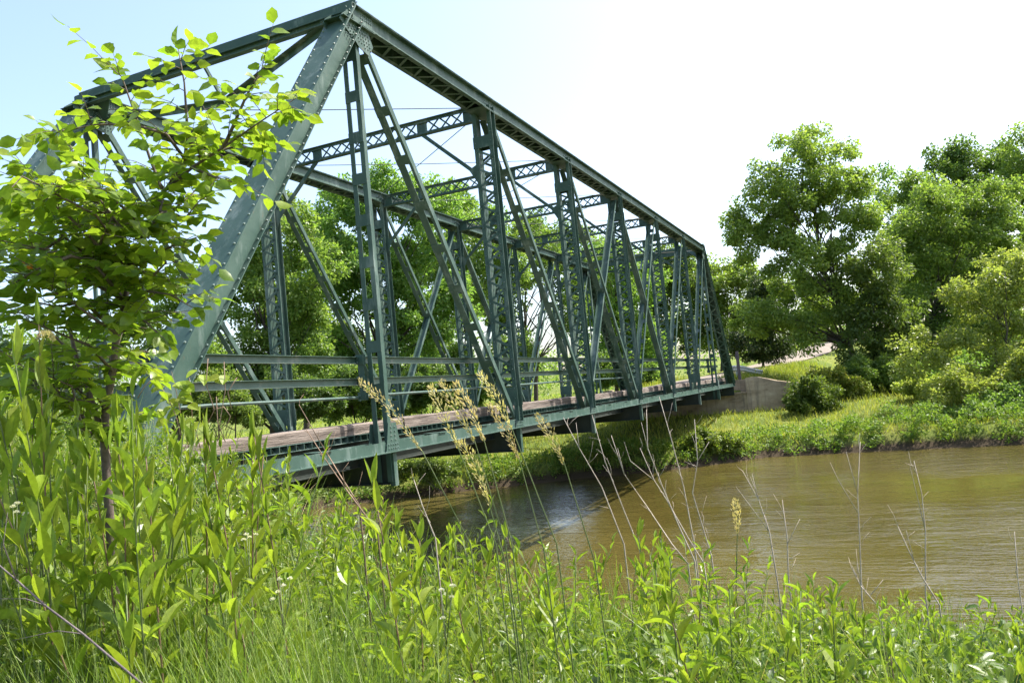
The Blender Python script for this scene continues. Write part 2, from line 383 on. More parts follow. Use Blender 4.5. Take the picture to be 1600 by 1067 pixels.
def channel(b, p0, p1, out, depth=WB, fl=FL, wdir=(0, 0, 1), t=.011):
    """channel with its web facing `out`, flanges pointing outwards"""
    h = depth/2
    b.prof(p0, p1, [(-h, -t), (h, -t), (h, fl), (h-t, fl), (h-t, 0), (-h+t, 0), (-h+t, fl), (-h, fl)], wdir, out)
def angle(b, p0, p1, a_, c_, sv, up, t=.010):
    b.prof(p0, p1, [(0, 0), (a_, 0), (a_, t), (t, t), (t, c_), (0, c_)], sv, up)
UP = Vector((0, 0, 1)); OUT = Vector((0, -1, 0)); INN = Vector((0, 1, 0))

for ti, y0 in enumerate((0.0, W)):
    near = ti == 0; y1 = y0+G; side = 'near' if near else 'far'
    # top chord
    zc = H; b = MB()
    channel(b, (X(1), y0, zc), (X(7), y0, zc), OUT); channel(b, (X(1), y1, zc), (X(7), y1, zc), INN)
    tc = b.build('top_chord', PT, BR)
    b = MB(); b.box(X(1)-.06, X(7)+.06, y0-FL-.006, y1+FL+.006, zc+WB/2+.002, zc+WB/2+.014); b.build('cover_plate', PT, tc)
    b = MB(); k = X(1)
    while k < X(7):
        for yy in (y0-FL*.55, y1+FL*.55):
            b.rivet((k, yy, zc+WB/2+.014), UP)
        k += .15
    for i in range(1, 8):                   # rivets at the chord joints
        for dx in (-.24, -.16, -.08, 0, .08, .16, .24):
            for dz in (-.06, .0, .06): b.rivet((X(i)+dx+.02, y0-.002, zc+dz), OUT, .014, .010)
    tag(b.build('rivets', M['rivet'], tc), kind='stuff')
    zl = zc-WB/2-.006
    for i in range(1, 7):
        bars = zigzag((X(i)+.42, y0-FL*.5, zl), (X(i+1)-.42, y0-FL*.5, zl), (X(i)+.42, y1+FL*.5, zl), (X(i+1)-.42, y1+FL*.5, zl), 15)
        lace(bars, .05, UP, tc, near and i <= 2)
    for i in range(1, 8):
        b = MB(); b.box(X(i)-.40, X(i)+.40, y0-FL, y1+FL, zl-.012, zl-.004); b.build('tie_plate', PT, tc)
    # end posts
    for (xb, xt) in ((0, X(1)), (X(8), X(7))):
        sgn = 1 if xt > xb else -1
        p0 = Vector((xb, y0, 0)); p1 = Vector((xt, y0, H)); ax = (p1-p0).normalized()
        nup = Vector((-sgn*ax.z, 0, abs(ax.x)))              # outward normal of the cover plate
        b = MB(); g = Vector((0, G, 0))
        channel(b, p0, p1+ax*.05, OUT, WB, FL, nup); channel(b, p0+g, p1+g+ax*.05, INN, WB, FL, nup)
        ep = b.build('end_post', PT, BR)
        b = MB(); c = Vector((0, G/2, 0))
        b.bar(p0+c+nup*(WB/2+.008), p1+c+nup*(WB/2+.008)+ax*.14, .012, G+2*FL+.012, nup); b.build('cover_plate', PT, ep)
        b = MB(); ln = (p1-p0).length; k = .1
        while k < ln+.1:
            q = p0+ax*k
            for yy in (y0-FL*.55, y1+FL*.55): b.rivet((q+nup*(WB/2+.013))+Vector((0, yy-y0, 0)), nup, .019, .016)
            if near or True:
                b.rivet(q-nup*(WB/2+.001)+Vector((0, -FL*.55, 0)), -nup, .019, .018)
                b.rivet(q-nup*(WB/2-.013)+Vector((0, -FL*.6, 0)), nup, .017, .014)
            k += .155
        tag(b.build('rivets', M['rivet'], ep), kind='stuff')
        a0 = p0-nup*(WB/2+.006)
        lace(zigzag(a0+ax*.6+Vector((0, -FL*.5, 0)), p1-nup*(WB/2+.006)-ax*.55+Vector((0, -FL*.5, 0)),
                    a0+ax*.6+Vector((0, G+FL*.5, 0)), p1-nup*(WB/2+.006)-ax*.55+Vector((0, G+FL*.5, 0)), 26), .05, nup, ep, False)
        # big gussets at the hip joint: one per web
        for yy, o_ in ((y0-.013, -1), (y1+.013, 1)):
            b = MB(); xt_, zt_ = xt, H
            poly = [(-.36, -.10), (-.06, .125), (.42, .125), (.42, -.11), (.28, -.11), (.40, -.34), (.27, -.52), (.02, -.47), (-.14, -.35), (-.26, -.31), (-.43, -.20)]
            poly = [(xt_+sgn*px, yy, zt_+pz) for px, pz in poly]; n = len(poly)
            b.add([(p[0], p[1]-.005, p[2]) for p in poly]+[(p[0], p[1]+.005, p[2]) for p in poly],
                  [(i, (i+1) % n, n+(i+1) % n, n+i) for i in range(n)]+[tuple(range(n-1, -1, -1)), tuple(range(n, 2*n))])
            gp = b.build('gusset_plate', PT, BR)
            b = MB()
            for r_ in range(7):
                for c_ in range(4):
                    q = p1-ax*(.10+.062*r_)+nup*(.085-.055*c_); b.rivet((q.x, yy+o_*.006, q.z), (0, o_, 0), .013, .013)
            for r_ in range(6):
                for c_ in range(2): b.rivet((xt_+sgn*(.12+.055*r_), yy+o_*.006, zt_+.075-.06*c_), (0, o_, 0), .013, .012)
            for r_ in range(6):
                for c_ in range(5):
                    if (r_, c_) not in ((5, 0), (0, 0), (5, 1)): b.rivet((xt_+sgn*(-.02+.07*c_+.012*r_), yy+o_*.006, zt_-.17-.052*r_), (0, o_, 0), .013, .013)
            tag(b.build('rivets', M['rivet'], gp), kind='stuff')
    # bottom chord: two angles, leg outwards at the bottom
    b = MB()
    for a_, bb in ((0, 8),):
        b.prof((X(a_)-.15, y0, 0), (X(bb)+.15, y0, 0), [(-.075, -.012), (.075, -.012), (.075, 0), (-.063, 0), (-.063, .095), (-.075, .095)], UP, OUT)
        b.prof((X(a_)-.15, y1, 0), (X(bb)+.15, y1, 0), [(-.075, -.012), (.075, -.012), (.075, 0), (-.063, 0), (-.063, .095), (-.075, .095)], UP, INN)
    bc = b.build('bottom_chord', PT, BR)
    b = MB()
    for i in range(0, 9):
        for dx in (-.14, -.08, -.02, .04, .10):
            for dz in (-.035, .03): b.rivet((X(i)+dx, y0-.002, dz), OUT, .014, .014)
    k = 0
    while k < X(8):
        b.rivet((k, y0-.06, -.063), UP, .013, .012); k += .31
    tag(b.build('rivets', M['rivet'], bc), kind='stuff')
    for i in range(8):
        for f_ in (.33, .67):
            b = MB(); b.box(X(i+f_)-.11, X(i+f_)+.11, y0-.02, y1+.02, .077, .086); b.build('tie_plate', PT, bc)
    # lower joint gussets
    for i in range(1, 8):
        for yy in (y1+.018, y0-.018):
            b = MB()
            poly = [(-.20, -.06), (.20, -.06), (.17, .06), (.10, .34), (-.10, .34), (-.17, .06)]
            n = 6; pv = [(X(i)+px+.03, yy, pz) for px, pz in poly]
            b.add([(p[0], p[1]-.005, p[2]) for p in pv]+[(p[0], p[1]+.005, p[2]) for p in pv],
                  [(j, (j+1) % n, n+(j+1) % n, n+j) for j in range(n)]+[tuple(range(n-1, -1, -1)), tuple(range(n, 2*n))])
            gp = b.build('gusset_plate', PT, BR)
        b = MB()
        for r_ in range(4):
            for c_ in (-.05, .05): b.rivet((X(i)+.03+c_, y0-.023, .10+.06*r_), OUT, .014, .014)
        for c_ in (-.13, -.07, -.01, .05, .11): b.rivet((X(i)+.03+c_, y0-.023, -.02), OUT, .014, .014); b.rivet((X(i)+.03+c_, y0-.023, .035), OUT, .014, .014)
        tag(b.build('rivets', M['rivet'], gp), kind='stuff')
    # columns
    zt = H-WB/2-.01
    for i in range(2, 7):
        b = MB(); cw = .20
        channel(b, (X(i), y0, .05), (X(i), y0, zt+.12), OUT, cw, FL, (1, 0, 0)); channel(b, (X(i), y1, .05), (X(i), y1, zt+.12), INN, cw, FL, (1, 0, 0))
        vp = b.build('vertical_post', PT, BR)
        for sx in (-1, 1):
            xx = X(i)+sx*(cw/2+.006)
            lace(zigzag((xx, y0-FL*.45, .75), (xx, y0-FL*.45, zt-.75), (xx, y1+FL*.45, .75), (xx, y1+FL*.45, zt-.75), 25, int(sx > 0)), .048, (1, 0, 0), vp, near and i <= 4)
            for z0, z1 in ((.36, .72), (zt-.72, zt-.48)):
                b = MB(); b.box(xx-.004, xx+.004, y0-FL-.012, y1+FL+.012, z0, z1); b.build('tie_plate', PT, vp)
        b = MB(); k = .5
        while k < zt-.1:
            for yy in (y0-FL*.45, y1+FL*.45): b.rivet((X(i)-cw/2-.010, yy, k), (-1, 0, 0), .013, .012)
            k += .19
        tag(b.build('rivets', M['rivet'], vp), kind='stuff')
    # hangers
    for i in (1, 7):
        b = MB()
        for yy, o_ in ((y0+.01, 1), (y1-.01, -1)):
            angle(b, (X(i)-.035, yy, -.5 if near else -.3), (X(i)-.035, yy, H-.3), .085, .075*1, (1, 0, 0), (0, o_, 0))
        hg = b.build('hanger', PT, BR)
        for k in range(9):
            z = .75+k*.62
            b = MB(); b.box(X(i)-.043, X(i)-.036, y0+.008, y1-.008, z, z+.17); b.build('tie_plate', PT, hg)
    # diagonals
    dg = [(1, 2, .10), (2, 3, .095), (3, 4, .085), (7, 6, .10), (6, 5, .095), (5, 4, .085), (4, 3, .07), (4, 5, .07)]
    for (iu, il, wd) in dg:
        sgn = 1 if il > iu else -1
        p0 = Vector((X(iu)+sgn*.13, y0, H-.22)); p1 = Vector((X(il)-sgn*.06, y0, .12)); ax = (p1-p0).normalized()
        sd = Vector((-ax.z, 0, ax.x)); sd = sd if sd.z > 0 else -sd   # upper side
        hv = .035 if iu == 4 else 0
        b = MB()
        for yy, o_ in ((y0+.008+hv, 1), (y1-.008-hv, -1)):
            q0 = p0-sd*wd/2; q1 = p1-sd*wd/2
            angle(b, (q0.x, yy, q0.z), (q1.x, yy, q1.z), wd, .05 if o_ > 0 else .13, sd, (0, o_, 0))
        d_ = b.build('diagonal', PT, BR)
        ln = (p1-p0).length; nb = 9
        for k in range(nb):
            c = p0+ax*(.35+(ln-.9)*k/(nb-1))-sd*(wd/2+.005); b = MB()
            b.bar((c.x, y0+.006+hv, c.z), (c.x, y1-.006-hv, c.z), .16, .008, ax); b.build('tie_plate', PT, d_)
    # rails and brackets on the inside of each truss
    yr = y1+FL+.06 if near else y0-FL-.06
    so_ = 1 if near else -1
    bend = [(-.05, .0, .0), (.35, .015, .02), (.97, -.02, .0), (1.03, .0, .02), (1.6, -.01, .05), (1.95, .0, -.01), (2.1, 0, .02), (3, .01, 0), (4, -.01, .01), (5, .01, 0), (6, 0, .01), (7, .005, 0), (7.9, 0, 0)]
    for zr in ((1.29, .98) if near else ()):
        for (k0, k1) in ((-.05, 1.0), (1.03, 2.05), (2.05, 3.1), (3.1, 4.15), (4.15, 5.2), (5.2, 6.3), (6.3, 7.6)):
            b = MB(); pts = [k0]+[p[0] for p in bend if k0+.05 < p[0] < k1-.05]+[k1]
            for a_, c_ in zip(pts, pts[1:]):
                za = zr+float(np.interp(a_, [p[0] for p in bend], [p[1] for p in bend])); zb = zr+float(np.interp(c_, [p[0] for p in bend], [p[1] for p in bend]))
                ya = yr+so_*float(np.interp(a_, [p[0] for p in bend], [p[2] for p in bend])); yb = yr+so_*float(np.interp(c_, [p[0] for p in bend], [p[2] for p in bend]))
                b.prof((X(a_), ya, za), (X(c_), yb, zb), [(-.05, 0), (.05, 0), (.05, .06), (.043, .06), (.043, .006), (-.043, .006), (-.043, .06), (-.05, .06)], UP, OUT)
            b.build('guard_rail', M['rail'], BR)
    if near: b = MB(); b.tube([(X(p[0]), yr, .765+p[1]) for p in bend if p[0] < 4.6], .021, 7); b.build('pipe_rail', M['rail'], BR)
    for i in (range(1, 8) if near else ()):
        b = MB(); x0 = X(i)-.13 if i in (1, 7) else X(i)-.08
        b.box(x0, x0+.075, y1+.012, yr+.005, .70, .82); b.box(x0, x0+.075, y1+.012, yr+.005, .91, 1.05); b.box(x0, x0+.075, y1+.012, yr+.005, 1.22, 1.36); b.box(x0+.02, x0+.032, y1+.014, yr-.02, .82, 1.22)
        rb = b.build('rail_bracket', PT, BR); b = MB()
        for z in (.70, .77, .95, 1.01, 1.25, 1.31): b.rivet((x0-.001, yr-so_*.03, z), (-1, 0, 0), .014, .014)
        tag(b.build('rivets', M['rivet'], rb), kind='stuff')

# sway struts with knee braces between the trusses
ya, yb = G+FL, W-FL
for i in range(2, 7):
    b = MB(); zt_, zb_ = H+.05, H-.27; xx = X(i)
    for z, u in ((zt_, -1), (zb_, 1)):
        angle(b, (xx, ya-.03, z), (xx, yb+.03, z), .065, .065, (0, 0, u), (1, 0, 0)); angle(b, (xx, ya-.03, z), (xx, yb+.03, z), .065, .065, (0, 0, u), (-1, 0, 0))
    ss = b.build('sway_strut', PT, BR)
    n = 17
    A = [Vector((xx+.016, ya+.25, zt_-.035)), Vector((xx+.016, yb-.25, zt_-.035)), Vector((xx+.016, ya+.25, zb_+.035)), Vector((xx+.016, yb-.25, zb_+.035))]
    lace(zigzag(A[0], A[1], A[2], A[3], n), .035, (1, 0, 0), ss, i <= 3)
    sh = Vector((.014, 0, 0))
    lace(zigzag(A[0]+sh, A[1]+sh, A[2]+sh, A[3]+sh, n, 1), .035, (1, 0, 0), ss, i <= 3)
    for yc, hw in ((ya+.12, .13), (yb-.12, .13), (ya+1.22, .12), (yb-1.22, .12)):
        b = MB(); b.box(xx-.006+.03, xx+.036, yc-hw, yc+hw, zb_+.012, zt_-.012); b.build('tie_plate', PT, ss)
    for yc, s_ in ((ya, 1), (yb, -1)):
        b = MB(); b.bar((xx, yc-s_*.02, H-1.38), (xx, yc+s_*1.22, zb_+.02), .075, .05, (0, 0, 1)); 
        kb = b.build('knee_brace', PT, BR)
        b = MB(); b.add([(xx-.03, yc-s_*.03, H-1.62), (xx-.03, yc-s_*.03, H-1.12), (xx-.03, yc+s_*.20, H-1.22), (xx-.022, yc-s_*.03, H-1.62), (xx-.022, yc-s_*.03, H-1.12), (xx-.022, yc+s_*.20, H-1.22)],
                        [(0, 1, 2), (5, 4, 3), (0, 3, 4, 1), (1, 4, 5, 2), (2, 5, 3, 0)]); b.build('gusset_plate', PT, kb)
# top lateral rods
for i in range(1, 7):
    for a_, c_ in ((0, 1), (1, 0)):
        p = Vector((X(i)+.1, G/2 if a_ == 0 else W+G/2, H-.02-.03*a_)); q = Vector((X(i+1)-.1, G/2 if c_ == 0 else W+G/2, H-.02-.03*a_)); mid = (p+q)/2-Vector((0, 0, .03))
        b = MB(); b.tube([p, mid, q], .009, 6); b.build('lateral_rod', M['wire'], BR)
# portals
for xe, s_ in ((X(1), 1), (X(7), -1)):
    b = MB(); z = H+WB/2+.016
    b.bar((xe-s_*.125, -.05, z-.10), (xe-s_*.125, W+G+.05, z-.10), .215, .012, (0, 0, 1))
    angle(b, (xe-s_*.02, -.05, z+.012), (xe-s_*.02, W+G+.05, z+.012), .10, .10, (-s_, 0, 0), (0, 0, 1), .012)
    b.bar((xe-s_*.145, -.03, z-.215), (xe-s_*.145, W+G+.03, z-.215), .11, .012, (1, 0, 0)); b.bar((xe-s_*.16, -.03, z-.11), (xe-s_*.16, W+G+.03, z-.11), .055, .03, (1, 0, 0))
    pst = b.build('portal_strut', PT, BR)
    mid = Vector((xe+s_*.34, W/2+.1, H-.49))
    for yy in (.32, W-.1):
        b = MB(); p = Vector((xe-s_*.12 if yy < 1 else xe+s_*.2, yy, H-.02 if yy < 1 else H-.26)); q = mid+Vector((0, -.05 if yy < 1 else .05, 0))
        angle(b, p, q, .10, .10, (0, 0, -1), (-s_, 0, 0), .012); angle(b, p+Vector((.0, 0, -.02)), q+Vector((0, 0, -.02)), .06, .06, (0, 0, -1), (s_, 0, 0), .012)
        b.build('portal_brace', PT, BR)
    b = MB(); angle(b, (xe-s_*.12, W/2+.1, H+.06), mid+Vector((s_*.03, 0, -.04)), .075, .06, (0, 1, 0), (-s_, 0, -1), .010); b.build('portal_post', PT, BR)
    for yy, s2 in ((.30, 1), (W-.03, -1)):
        b = MB(); b.add([(xe-s_*.1, yy, H+.08), (xe-s_*.1, yy+s2*.55, H+.08), (xe+s_*.2, yy, H-.35), (xe-s_*.112, yy, H+.07), (xe-s_*.112, yy+s2*.55, H+.07), (xe+s_*.188, yy, H-.36)],
              [(0, 1, 2), (5, 4, 3), (0, 3, 4, 1), (1, 4, 5, 2), (2, 5, 3, 0)])
        b.build('gusset_plate', PT, BR)
# floor system
for i in range(0, 9):
    b = MB(); x = X(i)+.03
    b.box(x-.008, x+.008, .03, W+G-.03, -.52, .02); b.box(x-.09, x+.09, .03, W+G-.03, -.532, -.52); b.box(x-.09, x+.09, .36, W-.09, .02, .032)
    fb = b.build('floor_beam', M['shade_dark_steel'], BR)
    if 1 <= i <= 7:
        for yy, o_ in ((-.014, -1), (W+G+.014, 1)):
            b = MB(); b.box(x-.045, x+.045, min(yy, yy+o_*.012), max(yy, yy+o_*.012), -.56, -.078)
            b.box(x-.045, x-.033, min(yy, yy-o_*.07), max(yy, yy-o_*.07), -.56, -.078); b.build('end_angle', PT, fb)
for k, yy in enumerate((.62, 1.4, 2.2, 2.95, 3.7, 4.45, 5.2)):
    b = MB(); z0, z1 = -.26, .103
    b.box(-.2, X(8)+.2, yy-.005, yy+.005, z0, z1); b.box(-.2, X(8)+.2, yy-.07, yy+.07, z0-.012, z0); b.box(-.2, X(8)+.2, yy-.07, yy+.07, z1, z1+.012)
    b.build('stringer', M['shade_dark_steel'], BR)
b = MB(); n = int((X(8)+.4)/.16); prv = None     # corrugated steel floor
vv = []
for k in range(n*4+1):
    x = -.2+k*.04; z = (.128, .128, .193, .193)[k % 4]
    vv += [(x, .50, z), (x, W-.23, z), (x, .50, z+.008), (x, W-.23, z+.008)]
fs = []
for k in range(n*4):
    a = k*4; fs += [(a, a+1, a+5, a+4), (a+2, a+6, a+7, a+3), (a, a+4, a+6, a+2), (a+1, a+3, a+7, a+5)]
b.add(vv, fs); dk = b.build('corrugated_deck', PT, BR)
for yy, o_ in ((.50, -1), (W-.23, 1)):
    b = MB(); b.box(-.2, X(8)+.2, min(yy, yy+o_*.05), max(yy, yy+o_*.05), .116, .125); b.box(-.2, X(8)+.2, min(yy, yy+o_*.05), max(yy, yy+o_*.05), .204, .212)
    b.build('edge_angle', PT, dk)
    b = MB(); k = -.15
    while k < X(8):
        b.box(k, k+.008, min(yy+o_*.002, yy+o_*.045), max(yy+o_*.002, yy+o_*.045), .1255, .2035); k += .16
    tag(b.build('deck_ribs', PT, dk), kind='stuff')
b = MB(); b.box(-.2, X(8)+.2, .80, W-.52, .204, .235); b.build('deck_surface', M['gravel'], BR)
# weathered curb timbers, one baulk after another
for yy in (.505,):
    x = -.9; rr = random.Random(int(yy*10))
    for ln in (2.1, 4.55, 4.3, 4.7, 4.1, 4.4, 4.6, 4.0, 4.5, 1.6):
        b = MB(); nseg = 14; dz = rr.uniform(-.012, .012); dy = rr.uniform(-.02, .02)
        rows = []
        for s_ in range(nseg+1):
            q = x+.012+(ln-.024)*s_/nseg; j = [rr.uniform(-.008, .008) for _ in range(8)]
            y_0, y_1, z0, z1 = yy+dy, yy+dy+.25, .216, .378+dz; c = .022
            rows.append([(q, y_0+j[0], z0), (q, y_0+j[1], z1-c), (q, y_0+c+j[2], z1+j[3]), (q, (y_0+y_1)/2, z1+j[4]), (q, y_1-c, z1+j[5]), (q, y_1+j[6], z1-c), (q, y_1+j[7], z0)])
        m7 = 7
        b.add([v for r in rows for v in r], [(i*m7+j, i*m7+(j+1) % m7, (i+1)*m7+(j+1) % m7, (i+1)*m7+j) for i in range(nseg) for j in range(m7)]+[tuple(range(m7)), tuple(nseg*m7+k for k in range(m7-1, -1, -1))])
        b.build('curb_timber', M['timber'], BR); x += ln

# ---------------------------------------------------------------- abutments, guard rail and post beyond the bridge
def wall_slab(b, pts, z0, th, dirn):
    """plan polyline with top heights -> thick wall"""
    n = len(pts); d = Vector(dirn)
    v = []
    for (x, y, z) in pts: v += [(x, y, z0), (x, y, z), (x+d.x*th, y+d.y*th, z), (x+d.x*th, y+d.y*th, z0)]
    f = []
    for i in range(n-1):
        a = i*4; f += [(a, a+4, a+5, a+1), (a+1, a+5, a+6, a+2), (a+2, a+6, a+7, a+3)]
    f += [(0, 1, 2, 3), tuple((n-1)*4+k for k in (3, 2, 1, 0))]
    b.add(v, f)
fa = empty('far_abutment', (37.0, 2.9, -2)); tag(fa, 'brown stained concrete abutment and curved wing wall under the far bridge end', 'abutment')
INV = Matrix.Translation((-37.0, -2.9, 2))
def under(o, inv): o.matrix_parent_inverse = inv; return o
b = MB(); b.box(36.75, 37.9, -.55, W+.9, -3.3, -.50); b.box(37.35, 37.9, -.55, W+.9, -.50, .20); under(b.build('breast_wall', M['concrete'], fa), INV)
b = MB(); b.box(36.70, 37.4, -.6, W+.95, -.497, -.42); under(b.build('bearing_shelf', M['concrete'], fa), INV)
curve = [(-.55, .27), (-.8, .30), (-1.1, .28), (-1.5, .16), (-2.0, 0), (-2.6, -.13), (-3.1, -.22), (-3.6, -.32)]
b = MB(); wall_slab(b, [(36.72+.10*k, yy, z) for k, (yy, z) in enumerate(curve)], -3.2, .45, (1, -.1, 0)); under(b.build('wing_wall', M['concrete'], fa), INV)
b = MB(); wall_slab(b, [(36.72+.10*k, W+.9+(-.55-yy), z) for k, (yy, z) in enumerate(curve)], -3.2, .45, (1, .1, 0)); under(b.build('wing_wall', M['concrete'], fa), INV)
na = empty('near_abutment', (-.5, 2.9, -2)); tag(na, 'concrete abutment behind the weeds under the near bridge end', 'abutment')
INV = Matrix.Translation((.5, -2.9, 2))
b = MB(); b.box(-1.3, .25, -.5, W+.8, -3.4, -.56); b.box(-1.3, -.75, -.5, W+.8, -.56, .15); under(b.build('breast_wall', M['concrete'], na), INV)
b = MB(); b.box(-.9, .3, -.55, W+.85, -.557, -.50); under(b.build('bearing_shelf', M['concrete'], na), INV)

gr = empty('guardrail', (38.2, .25, .3)); tag(gr, 'pale grey metal guardrail sloping down into grass past the far bridge end', 'guardrail')
INV = Matrix.Translation((-38.2, -.25, -.3)); b = MB()
pl = [(37.4, .30, .83), (38.3, .18, .83), (39.2, .05, .82), (40.2, -.15, .74), (41.2, -.4, .60), (42.3, -.75, .46)]
for a_, c_ in zip(pl, pl[1:]):
    b.prof(a_, c_, [(-.155, 0), (-.10, .075), (-.05, .075), (0, .015), (.05, .075), (.10, .075), (.155, 0), (.155, -.004), (.10, .071), (.05, .071), (0, .011), (-.05, .071), (-.10, .071), (-.155, -.004)], UP, OUT)
under(b.build('beam', M['galv'], gr), INV)
for (x, y, z) in ((37.6, .30, .9), (39.3, .06, .88), (41.2, -.36, .62)):
    b = MB(); b.box(x-.07, x+.07, y+.02, y+.17, -.3, z); under(b.build('post', M['galv'], gr), INV)
b = MB(); b.box(-.07, .07, -.075, .075, -.6, 1.45); b.v = [(v[0]*(1 if v[2] < 0 else .96)+.03*(v[2] > 0), v[1], v[2]) for v in b.v]
b.box(-.045, -.018+.0, -.10, .10, 1.05, 1.28)
po = b.build('wooden_post', M['post']); po.location = (37.95, -.12, .25); tag(po, 'grey brown wooden post standing beside the far end of the bridge', 'post')

# ---------------------------------------------------------------- trees
def branch_pts(p0, p1, sag, n=5, jit=.0, rr=random):
    p0 = Vector(p0); p1 = Vector(p1); c = p0.lerp(p1, .45)+Vector((0, 0, sag)); out = []
    for k in range(n+1):
        t = k/n; q = p0*(1-t)**2+c*2*t*(1-t)+p1*t*t
        if 0 < k < n: q += Vector((rr.uniform(-jit, jit), rr.uniform(-jit, jit), rr.uniform(-jit, jit)))
        out.append(q)
    return out
def make_tree(name, label, cat, base, D, lobes, mat, group=None, dens=1.0, lpx=5.0, clump=15, trunk=.011, stems=1, seed=0, airy=1.0, bare=0):
    """lobes: pixel ellipses of the crown at depth D (x, y, rx, ry[, depth shift])"""
    rr = random.Random(seed); rn = np.random.default_rng(seed+11)
    bp = at(base[0], base[1], D); bp.z = hgt(bp.x, bp.y)-.05; k = D/FOC
    P = []; T = []; N = []; S = []; cl = []
    for lb in lobes:
        c = at(lb[0], lb[1], D+(lb[4] if len(lb) > 4 else 0))-bp; rx, ry = lb[2]*k, lb[3]*k; rz = .85*rx
        nc = max(4, int(lb[2]*lb[3]/(clump*clump)*2.1*dens))
        for _ in range(nc):
            v = Vector((rr.gauss(0, 1), rr.gauss(0, 1), rr.gauss(0, 1))).normalized()*rr.random()**.38
            q = c+cr*(v.x*rx)+cu*(v.y*ry)+cf*(v.z*rz)
            if q.z > .1: cl.append(q)
    for q in cl:
        R0 = clump*k*rr.uniform(.7, 1.45); n = int(rr.uniform(150, 290)*airy)
        off = rn.normal(0, 1, (n, 3)); off /= (np.linalg.norm(off, axis=1, keepdims=True)+1e-6)
        off *= (rn.random((n, 1))**.45)*R0; off[:, 2] *= .8
        off[:, 2] -= .18*(off[:, 0]**2+off[:, 1]**2)/R0
        P.append(np.array(q)[None]+off)
        t = off/R0+rn.normal(0, .55, (n, 3)); t[:, 2] -= .35; T.append(t)
        nn = rn.normal(0, .75, (n, 3)); nn[:, 2] += .7; N.append(nn)
        S.append(lpx*k*rn.uniform(.6, 1.35, n))
    P = np.concatenate(P); T = np.concatenate(T); N = np.concatenate(N); S = np.concatenate(S)
    ok = P[:, 2] > .05; P, T, N, S = P[ok], T[ok], N[ok], S[ok]
    root = empty(name, bp); tag(root, label, cat, group)
    link('crown', mass('crown', *LEAF2, P, T, N, S, S*.62, mat), root)
    b = MB(); top = max(q.z for q in cl)
    r0_ = trunk*top*1.25
    cen = sum(cl, Vector())/len(cl)
    axes = []
    for s_ in range(stems):
        a = Vector((rr.uniform(-.3, .3), rr.uniform(-.3, .3), -.1))*(stems > 1); sx = Vector((rr.uniform(-1, 1), rr.uniform(-1, 1), 0))*(stems > 1)*top*.12
        tip = Vector((cen.x, cen.y, top*.86))+sx*1.6; pts = branch_pts(a, tip, 0, 9, top*.014, rr); pts[1:4] = [p.lerp(Vector((a.x+sx.x*.3, a.y+sx.y*.3, p.z)), .4) for p in pts[1:4]]
        b.tube(pts, [r0_*(1-.9*i/9)*(1.35 if i == 0 else 1)/(1+.35*(stems-1)) for i in range(10)], 8); axes.append(pts)
    rr.shuffle(cl)
    for q in cl[:max(16, int(len(cl)*.22))]:
        pts = rr.choice(axes); tz = q.z*rr.uniform(.45, .75); i = min(range(len(pts)), key=lambda j: abs(pts[j].z-tz)); i = min(max(i, 2), 8)
        rb = r0_*(1-.9*i/9)*.5/(1+.35*(stems-1)); bpts = branch_pts(pts[i], q, rr.uniform(-.02, .08)*top, 5, top*.012, rr)
        b.tube(bpts, [rb*(1-.85*j/5) for j in range(6)], 5)
        for _ in range(bare):
            j = rr.randint(2, 4); e = bpts[j]+Vector((rr.uniform(-1, 1), rr.uniform(-1, 1), rr.uniform(-.2, 1)))*clump*k*1.6
            b.tube([bpts[j], bpts[j].lerp(e, .5)+Vector((0, 0, .1)), e], [rb*.3, rb*.2, rb*.08], 4)
    b.build('trunk', M['bark'], root, True)
    return root
TG = 'trees on the far bank'
